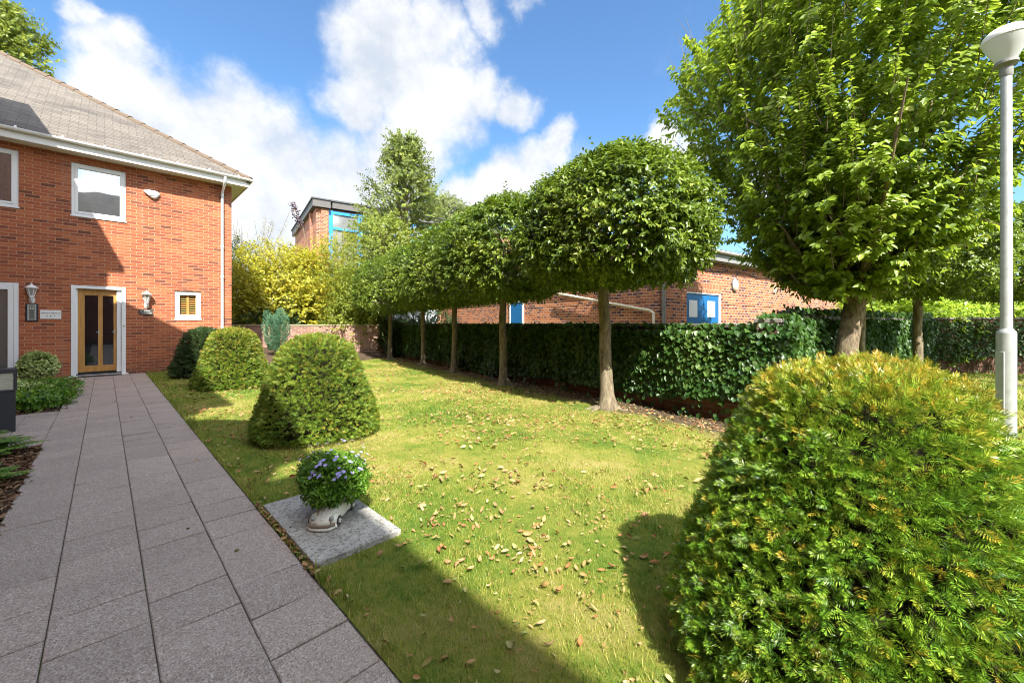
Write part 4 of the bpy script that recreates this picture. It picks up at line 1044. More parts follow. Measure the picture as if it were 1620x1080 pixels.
# ------------------------------------------------------------------ clipped yews
def yew(name, label, c, prof, ns, mat, seed, sprig=.055, nn=16, needle=.024, wid=.0035, group=None, tipz=None, flat=.35, core=.90, skirt=False):
    """prof: (z, r) outline. Sprigs are flat two-ranked sprays of needles lying over the clipped surface."""
    rng = np.random.default_rng(seed)
    zs = np.array([p[0] for p in prof]); rs = np.array([p[1] for p in prof])
    # sample by arc area
    seg = np.hypot(np.diff(zs), np.diff(rs)) * (rs[1:] + rs[:-1] + .02); cum = np.concatenate([[0], np.cumsum(seg)]); cum /= cum[-1]
    u = rng.uniform(0, 1, ns); i = np.clip(np.searchsorted(cum, u) - 1, 0, len(seg)-1); f = (u - cum[i]) / (cum[i+1] - cum[i])
    z = zs[i] + (zs[i+1]-zs[i])*f; r = rs[i] + (rs[i+1]-rs[i])*f
    nz = -(rs[i+1]-rs[i]); nr = (zs[i+1]-zs[i]); q = np.hypot(nz, nr); nz, nr = nz/q, nr/q
    th = rng.uniform(0, 2*PI, ns); C, S_ = np.cos(th), np.sin(th)
    B = np.stack([C*r, S_*r, z], 1); nrm = np.stack([C*nr, S_*nr, nz], 1)
    lump = .4 * wave_noise(B, rng, 9) + .6 * wave_noise(B, rng, 26)
    dep = rng.uniform(0, 1, ns) ** 1.4
    B = B + nrm * (.017 * lump - dep * .06 * (sprig/.055) - sprig*.35)[:, None]
    tang = np.cross(nrm, rng.normal(0, 1, (ns, 3)))
    hor = np.stack([-S_, C, th*0], 1)
    D = unit(nrm * (.75 + .4*rng.uniform(0, 1, (ns, 1))) + unit(tang) * .75 + hor * rng.normal(0, .5, (ns, 1))); D[:, 2] += np.interp(z, [0, zs.max()*.75, zs.max()], [-.05, .12, .45])
    D = unit(D)
    side = unit(np.cross(D, nrm + rng.normal(0, .35, (ns, 3)))); upn = np.cross(side, D)
    ln = sprig * rng.uniform(.6, 1.3, ns)
    fr = (np.arange(nn) + .5) / nn
    sg = np.where(np.arange(nn) % 2 == 0, 1., -1.)
    P = B[:, None] + D[:, None] * (ln[:, None]*fr)[..., None]
    taper = np.sin(np.clip(fr*.8+.2, 0, 1)*PI) * .5 + .6
    nd = D[:, None]*(.55 + .5*fr)[None, :, None] + side[:, None]*sg[None, :, None]*(1.0 - .45*fr)[None, :, None] + upn[:, None]*rng.normal(.12, .18, (ns, nn))[..., None]
    L = needle * taper[None, :] * rng.uniform(.75, 1.15, (ns, nn))
    Nn = np.broadcast_to(upn[:, None], P.shape) + rng.normal(0, .25, P.shape)
    tp = np.clip(rng.normal(0, .12, ns) + (0 if tipz is None else np.interp(B[:, 2], [tipz[0], tipz[1]], [0, tipz[2]])), 0, 1)
    tp = tp*rng.uniform(.2, 1.6, ns); tp = np.where(rng.uniform(0, 1, ns) < .05, np.clip(tp + .55, 0, 1), tp); tp *= (dep < .6)
    tint = (tp[:, None] * (.35 + .75*fr)[None, :]).clip(0, 1)
    t = thing(name, label, 'topiary', c, rng.uniform(0, 6), group)
    P = P.reshape(-1, 3); nd = nd.reshape(-1, 3); Nn = Nn.reshape(-1, 3); ok = P[:, 2] > .004
    me = leaf_mesh('foliage', P[ok], nd[ok], Nn[ok], L.ravel()[ok], wid, .10, tint.ravel()[ok])
    link('foliage', me, M[mat], t)
    # solid core for the woody interior, shade between sprigs put into its colour
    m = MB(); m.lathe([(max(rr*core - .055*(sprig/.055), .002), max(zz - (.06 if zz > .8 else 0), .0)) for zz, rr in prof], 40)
    m.build('shaded_core', M['inner'], t, smooth=True)
    # stubby stem
    m = MB(); wobble_tube(m, rng, (0, 0, -.05), (0, 0, .3), .05, .04, 3, 8, .003); m.build('trunk', M['bark2'], t)
    return t
k = NT('shaded_core'); o = k.obj(); tt = k.tex(40, 5, .7, o)  # near-black core colour carries the shade between the sprigs
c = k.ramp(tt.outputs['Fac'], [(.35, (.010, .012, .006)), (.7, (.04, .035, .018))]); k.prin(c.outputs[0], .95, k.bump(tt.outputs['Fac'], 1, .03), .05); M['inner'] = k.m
YC = (1.89, .130, 0)
yp = [(.03, .56), (.09, .615), (.20, .610), (.32, .580), (.50, .512), (.66, .452), (.78, .410), (.88, .370), (.96, .335), (1.03, .305), (1.07, .25), (1.095, .17), (1.108, .0)]
yew('clipped_yew', 'large near clipped yew bush with orange tipped new growth, filling the lower right', YC, [(z, max(0, q*1.03-.016)) for z, q in yp], 20000, 'yew', 31, .046, 16, .0205, .0033, 'clipped yew domes on the lawn', (.86, 1.12, .46), core=.94)
def bell(r0, h, flat=.35):
    return [(.02, r0*.90), (.08, r0), (.2*h, r0*.985), (.36*h, r0*.90), (.52*h, r0*.80), (.66*h, r0*.73), (.78*h, r0*.64), (.88*h, r0*.54), (.95*h, r0*.39), (.985*h, r0*.24), (h, 0)]
yew('clipped_yew', 'middle clipped yew dome, its left side in shadow, just beyond the flower planter', (1.70, 4.77, 0), bell(.655, 1.13), 10500, 'topiary', 32, .046, 11, .021, .0058, 'clipped yew domes on the lawn', (.2, 1.1, .12))
yew('clipped_yew', 'pale yellow green clipped yew dome standing before the house wall', (1.80, 9.57, 0), [(z, q*(1-.10*math.sin(PI*min(1, z/1.16)))) for z, q in bell(.70, 1.16)], 7500, 'topiary', 33, .06, 10, .028, .0085, 'clipped yew domes on the lawn', (.2, 1.1, .28))
yew('clipped_yew', 'dark shaded yew dome tucked behind the pale one against the brick house', (1.66, 12.0, 0), bell(.62, 1.15), 4200, 'topi_shade', 34, .08, 11, .038, .010, 'clipped yew domes on the lawn')
# blue conifer by the back wall: several upright plumes
def conifer(c):
    rng = np.random.default_rng(61); t = thing('blue_conifer', 'small blue green conifer with upright plumes in front of the back wall', 'conifer', c)
    Bs = []; Ds = []
    for i in range(9):
        a = rng.uniform(0, 6.28); rr = rng.uniform(.05, .24); top = rng.uniform(1.0, 1.42); x, y = math.cos(a)*rr, math.sin(a)*rr
        n = 330; f = rng.uniform(.0, 1, n); w = .16 * np.sin(np.clip(f*.85+.12, 0, 1)*PI) + .015; th = rng.uniform(0, 6.28, n)
        Bs.append(np.stack([x*(.45+f*.9) + np.cos(th)*w, y*(.45+f*.9) + np.sin(th)*w, .12 + f*(top-.12)], 1)); Ds.append(np.stack([np.cos(th)*.5, np.sin(th)*.5, f*0+1.], 1))
    B = np.concatenate(Bs); D = np.concatenate(Ds)
    P, LD, N, L, W = twigs(rng, B, D, .07, 5, .045, .014, -.4, .5)
    link('foliage', leaf_mesh('foliage', P, LD, N, L, W), M['conifer'], t)
    m = MB(); wobble_tube(m, rng, (0, 0, -.05), (0, 0, 1.0), .04, .015, 4, 8, .004); m.build('trunk', M['bark2'], t)
conifer((3.62, 13.6, .30))
t = MB(); t.add([(2.7, 13.0, -.02), (4.6, 12.6, -.02), (7.4, 13.2, -.02), (7.6, 14.0, .12), (3.2, 17.2, .45), (2.6, 14.5, .32), (3.6, 13.6, .31)], [(0, 1, 6, 5), (1, 2, 3, 6), (6, 3, 4, 5)])
tag(t.build('soil', M['soil'], fix=False), kind='structure')

# ------------------------------------------------------------------ beds at the left
shrub('variegated_shrub', 'rounded pale variegated shrub against the wall below the intercom', (-.98, 13.15, .12), (.27, .24, .25), 1100, .05, .034, 'variegated', 95, 2.6, 6, .055, droop=.2)
def fern(name, label, c, n, ln, seed, mat='fern', pw=.045, group=None, rise=.9, cat='fern'):
    rng = np.random.default_rng(seed); t = thing(name, label, cat, c, 0, group)
    Ps, Ds, Ns, Ls = [], [], [], []; m = MB()
    for i in range(n):
        a = i*2.399 + rng.uniform(-.3, .3); l = ln*rng.uniform(.6, 1.1); el = rng.uniform(.35, 1.2)*rise
        hd = np.array([math.cos(a), math.sin(a), 0.])
        K = 16; pts = []
        for j in range(K+1):
            f = j/K; pts.append(hd*(l*f*math.cos(el*(1-f*.75))) + np.array([0, 0, l*math.sin(el)*(f - .55*f*f*1.15)]))
        m.tube([Vector(p) for p in pts[::4]], [.0035, .003, .002, .0015, .001], 4)
        sd = np.cross(hd, [0, 0, 1.])
        for j in range(2, K):
            f = j/K; pl = l*.26*math.sin(PI*min(1, f*.95+.06))**.8 + .008; d = (pts[j+1]-pts[j-1]); d = d/np.linalg.norm(d)
            for s in (-1, 1):
                Ps.append(pts[j]); Ds.append(sd*s + d*.45 + np.array([0, 0, -.15])); Ns.append(np.array([0, 0, 1.]) + rng.normal(0, .12, 3)); Ls.append(pl)
    Ls = np.array(Ls)
    link('fronds', leaf_mesh('fronds', np.array(Ps), np.array(Ds), np.array(Ns), Ls, np.clip(Ls*.42, .012, pw), .05), M[mat], t)
    m.build('stalks', M['twig'], t); return t
GF = 'ferns in the beds left of the path'
fern('fern', 'bright fern spreading beside the bollard light at the left edge', (-.74, 5.1, .0), 26, .34, 101, group=GF, rise=1.25)
fern('fern', 'arching fern in front of the bollard base by the path', (-.84, 6.1, .0), 32, .48, 102, group=GF, rise=1.3)
fern('fern', 'low fern at the bottom left beside the bark chippings', (-.68, 4.3, .0), 20, .22, 103, group=GF, rise=1.2)
fern('fern', 'feathery fern in the far bed nearest to the variegated shrub', (-1.2, 12.0, .0), 34, .55, 104, group=GF, rise=1.2)
fern('fern', 'feathery fern in the far bed closest to the door', (-.80, 12.1, .0), 34, .48, 105, group=GF, rise=1.2)
fern('fern', 'feathery fern at the front of the far bed behind the bollard', (-1.1, 11.0, .0), 30, .45, 106, group=GF, rise=1.1)
fern('fern', 'short fern leaning over the path edge of the far bed', (-.70, 11.3, .0), 26, .34, 107, group=GF, rise=1.0)
for i, (x, y, h, mt, lb) in enumerate([(-.95, 9.7, .16, 'variegated', 'low yellowish ground cover plant at the front left of the far bed'), (-.68, 10.2, .14, 'fern', 'low green ground cover plant spilling towards the path from the far bed'),
                                   (-1.3, 9.4, .13, 'fern', 'small leafy green plant at the front corner of the far bed'), (-.72, 9.15, .12, 'planting', 'leafy green plant tip of the far bed beside the paving')]):
    shrub('bedding_plant', lb, (x, y, 0), (.36, .34, h), 420, .055, .035, mt, 110+i, 2.2, 6, .08, cat='plant', stems=False)
# bark chippings
def scatter_flat(name, pts, size, mat, seed, curl=.5, zlift=.004, asp=.4, kind=None, lab=None):
    rng = np.random.default_rng(seed); n = len(pts); a = rng.uniform(0, 2*PI, n)
    D = np.stack([np.cos(a), np.sin(a), rng.normal(0, .22, n)], 1); N = np.stack([rng.normal(0, curl, n), rng.normal(0, curl, n), np.ones(n)], 1)
    L = size*rng.uniform(.5, 1.2, n); P = np.array(pts); P = P - D*L[:, None]*.5; P[:, 2] += zlift + np.abs(D[:, 2])*L*.5
    me = leaf_mesh(name, P, D, N, L, L*asp*rng.uniform(.7, 1.3, n), .22, oval=True)
    return tag(link(name, me, M[mat]), lab, None, None, kind)
rng = np.random.default_rng(8)
n = 9000; x = rng.uniform(-1.6, -.44, n); y = rng.uniform(1.5, 6.33, n); scatter_flat('bark_chippings', np.stack([x, y, rng.uniform(-.01, .02, n)], 1), .055, 'chip', 9, 1.0, .0, .35, 'stuff')
n = 2500; x = rng.uniform(-1.8, -.38, n); y = rng.uniform(8.7, 13.6, n); o = scatter_flat('bed_litter', np.stack([x, y, rng.uniform(-.01, .02, n)], 1), .06, 'chip', 10, 1.0, .0, .35, 'stuff')
# litter in the gap beside the plate and along the tree row and the path edge
P_ = []
for i in range(120): P_.append((rng.uniform(.718, .752), rng.uniform(2.05, 3.2), rng.uniform(-.005, .02)))
for i in range(2600):
    yy = rng.uniform(.8, 13.3); d = rng.normal(4.85, .22); P_.append((d + .186*yy, yy, .012))
for i in range(90): P_.append((.755 + abs(rng.normal(0, .03)), rng.uniform(.6, 7), .012))
scatter_flat('leaf_litter', P_, .042, 'dry', 12, .9, .004, .5, 'stuff')

# bollard light
bp = at(7, 512, 4.6)
t = thing('bollard_light', 'square black bollard light with louvred glass head at the left edge', 'bollard', (bp[0], bp[1], -.02), R(9)); t.scale = (.88, .88, 1.0)
a = MB(); a.box((-.088, -.088, 0), (.088, .088, .50)); a.build('post', M['black'], t, bevel=.006)
a = MB()
for sx in (-1, 1):
    for sy in (-1, 1): a.box((min(sx*.098, sx*.072), min(sy*.098, sy*.072), .501), (max(sx*.098, sx*.072), max(sy*.098, sy*.072), .705))
a.box((-.1, -.1, .706), (.1, .1, .755)); a.box((-.1, -.1, .496), (.1, .1, .515)); a.build('head_frame', M['black'], t, bevel=.004)
a = MB(); a.box((-.070, -.070, .516), (.070, .070, .705)); a.build('glass', m_glass('bollard_glass', .25, (.42, .42, .32), .25), t)
a = MB(); [a.box((-.080, -.080, .53+i*.028), (.080, .080, .536+i*.028)) for i in range(6)]; a.build('louvres', m_plain('louvre_metal', (.38, .38, .30), .4, .2), t)

# lamp post
lp = at(1592, 512, 3.85)
t = thing('lamp_post', 'galvanised steel lamp post with white globe head at the right edge', 'street lamp', (lp[0], lp[1], 0))
a = MB(); a.lathe([(.066, -.05), (.066, 1.155), (.063, 1.175), (.046, 1.195), (.042, 1.205), (.041, 1.21), (.037, 3.66)], 28); a.build('column', M['grey_metal'], t, smooth=True)
a = MB(); a.box((-.035, -.010, .35), (.035, .010, .98)); o = a.build('access_door', M['grey_metal'], t, bevel=.004); o.location = (-.041, .041, 0); o.rotation_euler = (0, 0, R(43))
a = MB(); a.lathe([(.039, 3.62), (.045, 3.635), (.045, 3.71), (.064, 3.73), (.08, 3.74), (.08, 3.765), (.045, 3.77)], 28); a.build('collar', M['grey_panel'], t, smooth=True)
a = MB(); a.lathe([(.066, 3.768), (.085, 3.81), (.120, 3.88), (.150, 3.95), (.158, 3.98)], 32); a.build('bowl', M['opal'], t, smooth=True)
a = MB(); a.lathe([(.162, 3.978), (.165, 4.00), (.156, 4.03), (.12, 4.07), (.06, 4.09), (0, 4.095)], 32); a.build('canopy', M['white'], t, smooth=True)

# ------------------------------------------------------------------ paving plate, car planter, trailing flowers
t = MB(); t.box((.748, 2.14, -.02), (1.235, 3.09, .030)); po_ = t.build('stone_slab', M['terrazzo'], None, bevel=.004)
tag(po_, 'speckled grey stone slab set in the lawn edge beside the path', 'paving slab')
CR = math.atan2(-.70, -.70)      # front direction
ct = thing('car_planter', 'cream glazed planter shaped like a rounded vintage car on the stone slab', 'planter', (1.008, 2.577, .031), CR)
# body: local x forward; cross-sections (x, half width, top height, shoulder)
secs = [(-.165, .035, .050, .02), (-.155, .058, .075, .022), (-.125, .070, .100, .022), (-.08, .075, .118, .022), (-.03, .076, .125, .022), (.02, .075, .118, .022), (.06, .072, .098, .022), (.10, .066, .085, .022), (.135, .058, .070, .022), (.155, .045, .052, .022), (.165, .020, .036, .024)]
a = MB(); n = 18; vs = []
for (x, hw, h, zb) in secs:
    for i in range(n+1):
        an = PI*i/n; cc, ss = math.cos(an), math.sin(an)
        vs.append((x, hw*math.copysign(abs(cc)**.55, cc), zb + (h-zb)*abs(ss)**.62))
fs = [(j*(n+1)+i, j*(n+1)+i+1, (j+1)*(n+1)+i+1, (j+1)*(n+1)+i) for j in range(len(secs)-1) for i in range(n)] + [tuple(range(n+1)), tuple((len(secs)-1)*(n+1)+i for i in range(n, -1, -1))]
fs += [(j*(n+1), (j+1)*(n+1), (j+1)*(n+1)+n, j*(n+1)+n) for j in range(len(secs)-1)]
a.add(vs, fs)
# fenders
for sx in (.105, -.105):
    for sy in (-1, 1):
        a.lathe([(0, -.040), (.022, -.034), (.036, -.018), (.041, 0), (.036, .018), (.022, .034), (0, .040)], 14)
        for q in range(len(a.v)-7*14, len(a.v)):
            px, py, pz = a.v[q]; a.v[q] = (sx + px*1.15, sy*.060 + py*.72, max(.036 + pz*1.05, .016))
M['glaze'] = m_plain('cream_glaze', (.70, .68, .60), .25, .12, 14, .05)
a.build('body', M['glaze'], ct, smooth=True)
for sx in (.105, -.105):
    for sy in (-1, 1):
        b = MB(); b.tube([(sx, sy*.070, .031), (sx, sy*.088, .031)], .030, 18); wo = b.build('wheel', m_plain('dark_wheel', (.06, .055, .045), .6), ct, smooth=True)
        b = MB(); b.tube([(sx, sy*.0885, .031), (sx, sy*.093, .031)], .014, 12); b.build('hubcap', M['glaze'], wo, smooth=True)
for sy in (-1, 1):
    b = MB(); b.lathe([(0, .012), (.008, .010), (.0135, .0), (.0135, -.012)], 14); b.v = [(.146+p[2]*.8, sy*.056+p[1], .062+p[0]) for p in b.v]; b.build('headlight', m_plain('grey_glaze', (.34, .35, .34), .2), ct, smooth=True)
b = MB(); b.tube([(.150, -.078, .030), (.176, -.05, .030), (.183, 0, .030), (.176, .05, .030), (.150, .078, .030)], .0085, 8); b.build('bumper', m_plain('brown_glaze', (.20, .15, .10), .35), ct, smooth=True)
b = MB(); b.tube([(.135, -.082, .014), (.172, -.055, .012), (.182, 0, .012), (.172, .055, .012), (.135, .082, .014)], .011, 8); b.build('front_apron', M['glaze'], ct, smooth=True)
b = MB(); b.tube([(-.150, -.07, .030), (-.176, -.04, .030), (-.180, 0, .030), (-.176, .04, .030), (-.150, .07, .030)], .0085, 8); b.build('bumper', m_plain('brown_glaze2', (.20, .15, .10), .35), ct, smooth=True)
b = MB(); b.tube([(.155, 0, .058), (.12, 0, .083), (.07, 0, .10)], .0025, 6); b.build('bonnet_strip', M['glaze'], ct)
# flowering plant
ft = thing('trailing_flowers', 'rounded green plant with small lilac flowers growing in the car shaped planter', 'plant', (1.035, 2.625, .12))
rng = np.random.default_rng(55)
S, nm = sup_points(rng, 2700, (.190, .190, .145), 2.1, .45, .10, 12)
S[:, 2] += .135; S = S[S[:, 2] > -.02]
D = unit(S - np.array([0, 0, .08])) + rng.normal(0, .3, S.shape); D[:, 2] += .3
P, LD, N, L, W = twigs(rng, S, D, .035, 7, .020, .0095, .05, .8, unit(S))
link('foliage', leaf_mesh('foliage', P, LD, N, L, W), M['planting'], ft)
fm = MB()
for i in range(10):
    an = i*2*PI/10; c_, s_ = math.cos(an), math.sin(an)
    fm.add([(c_*.002, s_*.002, 0), (c_*.007 - s_*.0022, s_*.007 + c_*.0022, .0012), (c_*.0115, s_*.0115, .0005), (c_*.007 + s_*.0022, s_*.007 - c_*.0022, .0012)], [(0, 1, 2, 3)])
fme = fm.mesh('flower', fix=False); em = MB(); em.lathe([(0, -.001), (.0028, 0), (.002, .002), (0, .0028)], 8); eme = em.mesh('eye')
stm = MB()
for i in range(98):
    a_ = rng.uniform(0, 6.28); el = math.asin(rng.uniform(.25, 1)); d = np.array([math.cos(a_)*math.cos(el), math.sin(a_)*math.cos(el), math.sin(el)])
    base = d*np.array([.185, .185, .14]) + np.array([0, 0, .135]); h = rng.uniform(.01, .11 if el > .5 else .05)
    p = base + d*h*.5 + np.array([rng.normal(0, .006), rng.normal(0, .006), h*.6])
    stm.tube([tuple(base), tuple(p)], .0009, 4)
    q = Vector((d[0], d[1], d[2] + .8)).normalized().to_track_quat('Z', 'Y').to_euler()
    fo = link('flower', fme, M['lilac'] if i == 0 else None, ft, tuple(p), q)
    s = rng.uniform(.8, 1.25); fo.scale = (s, s, s)
    link('flower_eye', eme, M['yellow_eye'] if i == 0 else None, fo)
tag(stm.build('flower_stalks', M['planting'], ft), kind='stuff')

# ------------------------------------------------------------------ grass blades (uncountable)
def grass():
    rng = np.random.default_rng(77)
    zones = []
    def add(x0, x1, y0, y1, dens, h, w):
        n = int((x1-x0)*(y1-y0)*dens); x = rng.uniform(x0, x1, n); y = rng.uniform(y0, y1, n); zones.append((x, y, np.full(n, h), np.full(n, w)))
    add(.722, 4.2, .3, 4.2, 15000, .020, .0023)
    add(.722, 6.2, 4.2, 8.5, 5000, .022, .0042)
    add(4.2, 6.2, -.6, 4.2, 4200, .022, .0042)
    add(.722, 7.3, 8.5, 13.7, 1700, .026, .008)
    add(6.2, 16.0, -7.0, .9, 500, .04, .013)
    for _ in range(520):
        if rng.uniform() < .55: cx, cy = rng.uniform(.74, 4.4), rng.uniform(.4, 5.5)
        elif rng.uniform() < .5: cx, cy = .74 + abs(rng.normal(0, .03)), rng.uniform(.3, 8)
        else:
            aa = rng.uniform(0, 6.28); cx, cy = YC[0] + .62*math.cos(aa), YC[1] + .62*math.sin(aa)
        m_ = int(rng.uniform(10, 45)); zones.append((np.maximum(cx + rng.normal(0, .022, m_), .724), cy + rng.normal(0, .022, m_), np.full(m_, rng.uniform(.028, .055)), np.full(m_, .0030)))
    x, y, h, w = (np.concatenate([z[i] for z in zones]) for i in range(4))
    P2 = np.stack([x, y, x*0], 1)
    d = x - .186*y
    keep = ~((x > .742) & (x < 1.242) & (y > 2.13) & (y < 3.10))
    keep &= np.hypot(x-YC[0], y-YC[1]) > .50
    wn = wave_noise(P2, rng, 1.6) + .6*wave_noise(P2, rng, 6)
    keep &= rng.uniform(0, 1, len(x)) < np.clip(.72 + .25*wn, .12, 1)
    keep &= (rng.uniform(0, 1, len(x)) > np.clip((d - 4.2 + .12*wn)*2.2, 0, .97)) | (d > 6.0) | (y < .6)
    x, y, h, w, wn = x[keep], y[keep], h[keep], w[keep], wn[keep]; n = len(x)
    h = h*rng.uniform(.5, 1.5, n)*(1 + .28*np.clip(wn, -1, 1.6))
    near = (np.hypot(x-YC[0], y-YC[1]) < .85) | (x < .80) | (np.hypot(x-1.7, y-4.77) < .8); h = np.where(near, h*1.45, h)
    a = rng.uniform(0, 2*PI, n); b = a + rng.uniform(-.8, .8, n) + PI/2
    bx_, by_ = np.cos(a)*w/2, np.sin(a)*w/2; le = h*rng.uniform(.15, 1.1, n)
    z = lawn_z(x, y) - .002
    V = np.stack([np.stack([x-bx_, y-by_, z], 1), np.stack([x+bx_, y+by_, z], 1),
                  np.stack([x+bx_*.7+np.cos(b)*le*.4, y+by_*.7+np.sin(b)*le*.4, z+h*.62], 1), np.stack([x-bx_*.7+np.cos(b)*le*.4, y-by_*.7+np.sin(b)*le*.4, z+h*.62], 1),
                  np.stack([x+np.cos(b)*le, y+np.sin(b)*le, z+h], 1)], 1).reshape(-1, 3)
    i = np.arange(n)[:, None]*5
    F = np.concatenate([i + np.array([0, 1, 2]), i + np.array([0, 2, 3]), i + np.array([3, 2, 4])], 0)
    tag(link('grass', np_mesh('grass', V, F), M['blade']), kind='stuff')
grass()

# ------------------------------------------------------------------ fallen leaves: 300 nearest as individuals, the rest as one
def fallen():
    rng = np.random.default_rng(99); protos = []
    for v in range(9):
        # curled leaf: 5 x 3 grid bent along its length
        L = 1.0; W = rng.uniform(.25, .50); curl = rng.uniform(.5, 2.4); roll = rng.uniform(.8, 3.2); tw = rng.normal(0, .9)
        vs = []
        for i in range(7):
            f = i/6; w = W*math.sin(PI*(f*.92+.05))**.7
            for j in (-1, -.5, 0, .5, 1):
                y = j*w/2; zz = roll*y*y*1.5 + curl*.28*(f-.5)**2*2
                ang = tw*(f-.5); vs.append(((f-.5)*(1-.15*curl), y*math.cos(ang) - zz*math.sin(ang), y*math.sin(ang) + zz*math.cos(ang)))
        fs = [(i*5+j, i*5+j+1, (i+1)*5+j+1, (i+1)*5+j) for i in range(6) for j in range(4)]
        me = bpy.data.meshes.new('fallen_leaf'); me.from_pydata(vs, [], fs); me.shade_smooth(); me.materials.append(M['dry']); protos.append(me)
    spots = []
    while len(spots) < 3800:
        x = rng.uniform(.80, 6.6); y = rng.uniform(.5, 11.5)
        if x - .186*y > 4.7 or (.76 < x < 1.25 and 2.1 < y < 3.1) or math.hypot(x-YC[0], y-YC[1]) < .6 or math.hypot(x-1.7, y-4.77) < .68 or math.hypot(x-1.8, y-9.57) < .7: continue
        c = math.sin(x*2.1+1)*math.cos(y*1.7) + .5*math.sin(x*5+y*4)
        if rng.uniform(0, 1) > .35 + .45*c: continue
        spots.append((x, y))
    spots.sort(key=lambda s: math.hypot(s[0], s[1]))
    extra = [(.50, 2.6), (.25, 7.3), (.60, 6.4), (.36, 3.1), (.58, 4.6), (.12, 9.0), (-.40, 4.9), (-.3, 5.4)]
    first = spots[:292]
    for i, (x, y) in enumerate(extra + first):
        on = i < len(extra); s = rng.uniform(.026, .068) if not on else rng.uniform(.03, .05)
        o = bpy.data.objects.new('fallen_leaf', protos[rng.integers(9)]); COL.objects.link(o)
        o.location = (x, y, .014 if on else .016 + rng.uniform(0, .010)); o.rotation_euler = (rng.normal(0, .45) + (PI if rng.uniform() < .35 else 0), rng.normal(0, .35), rng.uniform(0, 6.28)); o.scale = (s, s, s)
        if on: tag(o, 'small dry leaf lying on the paved path', 'leaf', 'dry leaves on the paving')
        else: tag(o, 'curled dry leaf lying on the near part of the lawn', 'leaf', 'dry leaves on the near lawn')
    rest = [(x, y, .024) for x, y in spots[292:]]
    rest += [(rng.uniform(6.5, 14), rng.uniform(-6, -.5), .03) for _ in range(250)]
    for _ in range(330):
        cx, cy = rng.uniform(.9, 5.4), rng.uniform(.6, 7.5)
        if cx - .186*cy > 4.7: continue
        for _ in range(int(rng.uniform(8, 34))):
            x, y = cx + rng.normal(0, .13), cy + rng.normal(0, .10)
            if x < .8 or (.74 < x < 1.25 and 2.1 < y < 3.1): continue
            rest.append((x, y, .012))
    rest = np.array(rest); rng.shuffle(rest)
    scatter_flat('fallen_leaf_litter', rest, np.where(rest[:, 2] < .02, .024, .058), 'dry', 14, 1.2, .004, .42, 'stuff')
fallen()

# ------------------------------------------------------------------ sky
SUN_EL, SUN_AZ = 48.0, 27.5      # azimuth from -Y towards -X
L_ = Vector((-math.sin(R(SUN_AZ))*math.cos(R(SUN_EL)), -math.cos(R(SUN_AZ))*math.cos(R(SUN_EL)), math.sin(R(SUN_EL))))
wd = bpy.data.worlds.new('World'); SC.world = wd; wd.use_nodes = True
nt = wd.node_tree; nt.nodes.clear()
N_ = lambda ty, **kw: (lambda nd: ([setattr(nd, a, b) for a, b in kw.items()], nd)[1])(nt.nodes.new(ty))
out = N_('ShaderNodeOutputWorld'); bg = N_('ShaderNodeBackground'); sky = N_('ShaderNodeTexSky')
sky.sky_type = 'NISHITA'; sky.sun_disc = False; sky.sun_elevation = R(SUN_EL); sky.sun_rotation = math.atan2(L_.x, L_.y)
sky.ozone_density = 2.2; sky.air_density = 1.0; sky.dust_density = .6
bg.inputs[1].default_value = .135
tc = N_('ShaderNodeTexCoord')
def vm(op, a, b):
    m = N_('ShaderNodeVectorMath', operation=op)
    for i, v in enumerate((a, b)):
        if isinstance(v, tuple): m.inputs[i].default_value = v
        else: nt.links.new(v, m.inputs[i])
    return m
def mt(op, a, b=0.0, clamp=False):
    m = N_('ShaderNodeMath', operation=op); m.use_clamp = clamp
    for i, v in enumerate((a, b)):
        if isinstance(v, (int, float)): m.inputs[i].default_value = v
        else: nt.links.new(v, m.inputs[i])
    return m.outputs[0]
nz = N_('ShaderNodeTexNoise'); nz.inputs['Scale'].default_value = 4.2; nz.inputs['Detail'].default_value = 8; nz.inputs['Roughness'].default_value = .6
nt.links.new(tc.outputs['Generated'], nz.inputs['Vector'])
off = vm('SUBTRACT', nz.outputs['Color'], (.5, .5, .5)); off = vm('MULTIPLY', off.outputs[0], (.22, .22, .22)); dv = vm('ADD', tc.outputs['Generated'], off.outputs[0])
blobs = [(105, 10, 42, .8), (150, 70, 70, .85), (190, 140, 85, 1), (270, 180, 85, 1), (350, 215, 95, 1), (440, 260, 100, 1), (540, 300, 110, 1), (430, 330, 100, 1), (620, 270, 95, 1), (575, 160, 70, 1), (610, 90, 95, 1), (600, 20, 60, .85), (675, 60, 70, .9),
         (680, 160, 85, 1), (740, 150, 50, .9), (795, 150, 42, .9), (765, 30, 34, .7), (825, 5, 30, .6), (870, 225, 40, .95), (835, 255, 48, 1), (790, 290, 60, 1), (745, 320, 50, 1), (1050, 215, 32, .95), (1095, 240, 36, .9), (480, 400, 120, .9), (330, 330, 100, .9), (900, 330, 90, .6), (1190, 300, 90, .6)]
cur = None
for bx2, by2, br, amp in blobs:
    c0 = ray(bx2, by2).normalized(); c1 = ray(bx2 + br, by2).normalized(); rad = (c1 - c0).length
    ds = N_('ShaderNodeVectorMath', operation='DISTANCE'); nt.links.new(dv.outputs[0], ds.inputs[0]); ds.inputs[1].default_value = c0
    mr = N_('ShaderNodeMapRange', interpolation_type='SMOOTHSTEP'); mr.inputs[1].default_value = rad*1.45; mr.inputs[2].default_value = rad*.30; mr.inputs[3].default_value = 0; mr.inputs[4].default_value = amp
    nt.links.new(ds.outputs['Value'], mr.inputs[0])
    cur = mr.outputs[0] if cur is None else mt('MAXIMUM', cur, mr.outputs[0])
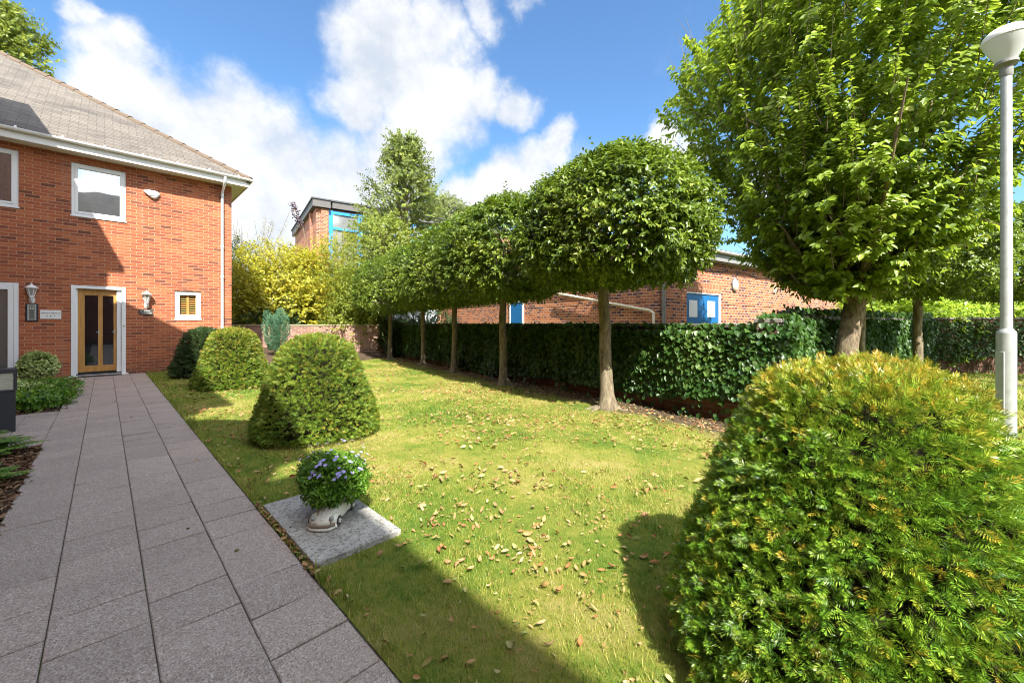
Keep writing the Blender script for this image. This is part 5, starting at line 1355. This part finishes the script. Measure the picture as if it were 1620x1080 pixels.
nz2 = N_('ShaderNodeTexNoise'); nz2.inputs['Scale'].default_value = 7; nz2.inputs['Detail'].default_value = 9; nz2.inputs['Roughness'].default_value = .62; nt.links.new(tc.outputs['Generated'], nz2.inputs['Vector'])
# unseen cloud added behind the camera and overhead, as fill for the shade
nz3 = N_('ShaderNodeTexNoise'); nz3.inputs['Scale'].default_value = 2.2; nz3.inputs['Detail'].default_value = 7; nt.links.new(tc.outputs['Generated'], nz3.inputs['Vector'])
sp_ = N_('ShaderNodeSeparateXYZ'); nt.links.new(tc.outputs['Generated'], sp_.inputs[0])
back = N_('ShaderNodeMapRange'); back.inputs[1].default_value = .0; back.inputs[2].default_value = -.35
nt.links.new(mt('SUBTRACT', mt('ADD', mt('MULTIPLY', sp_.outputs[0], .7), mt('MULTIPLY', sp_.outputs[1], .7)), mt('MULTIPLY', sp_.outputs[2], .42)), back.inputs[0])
fill_cloud = N_('ShaderNodeMapRange'); fill_cloud.inputs[1].default_value = .36; fill_cloud.inputs[2].default_value = .54; nt.links.new(nz3.outputs['Fac'], fill_cloud.inputs[0])
cur = mt('MAXIMUM', cur, mt('MULTIPLY', fill_cloud.outputs[0], back.outputs[0]))
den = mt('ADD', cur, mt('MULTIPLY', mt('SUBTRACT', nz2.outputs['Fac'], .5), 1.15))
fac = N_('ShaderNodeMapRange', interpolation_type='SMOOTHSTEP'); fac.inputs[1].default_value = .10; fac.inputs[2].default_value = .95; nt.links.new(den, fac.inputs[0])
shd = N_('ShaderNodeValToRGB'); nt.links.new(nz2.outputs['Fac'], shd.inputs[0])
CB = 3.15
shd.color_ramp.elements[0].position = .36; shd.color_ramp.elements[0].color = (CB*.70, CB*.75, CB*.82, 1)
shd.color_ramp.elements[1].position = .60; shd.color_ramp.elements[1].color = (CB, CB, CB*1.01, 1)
br_ = N_('ShaderNodeVectorMath', operation='SCALE'); nt.links.new(shd.outputs[0], br_.inputs[0]); nt.links.new(mt('ADD', mt('MULTIPLY', back.outputs[0], 2.1), 1.0), br_.inputs['Scale'])  # out-of-view cloud brightened further to lift the shaded areas
mx = N_('ShaderNodeMix', data_type='RGBA')
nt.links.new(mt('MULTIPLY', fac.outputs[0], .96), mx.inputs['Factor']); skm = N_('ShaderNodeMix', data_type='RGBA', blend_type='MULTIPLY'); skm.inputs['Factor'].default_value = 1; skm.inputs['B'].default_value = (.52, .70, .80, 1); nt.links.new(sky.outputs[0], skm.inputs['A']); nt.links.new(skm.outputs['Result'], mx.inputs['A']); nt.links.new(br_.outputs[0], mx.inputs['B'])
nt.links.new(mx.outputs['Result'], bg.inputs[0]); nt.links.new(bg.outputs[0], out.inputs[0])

sl = bpy.data.lights.new('sun', 'SUN'); sl.energy = 4.9; sl.angle = R(.5); sl.color = (1.0, .955, .87)
so_ = bpy.data.objects.new('sun', sl); COL.objects.link(so_); so_.rotation_euler = L_.to_track_quat('Z', 'Y').to_euler(); so_.location = L_*60

# ------------------------------------------------------------------ camera
cd = bpy.data.cameras.new('camera'); cam = bpy.data.objects.new('camera', cd); COL.objects.link(cam); SC.camera = cam
cd.sensor_width = 36; cd.lens = 36*633/1620; cd.shift_y = -28/1620; cd.clip_end = 1000; cd.clip_start = .03
cam.location = (0, 0, 1.25); cam.rotation_euler = (PI/2, 0, -R(45.5))
SC.view_settings.view_transform = 'Standard'; SC.view_settings.look = 'None'; SC.view_settings.exposure = 1.4; SC.view_settings.gamma = 1
SC.render.engine = 'CYCLES'; SC.cycles.filter_width = 1.0; SC.cycles.max_bounces = 8; SC.cycles.transparent_max_bounces = 8
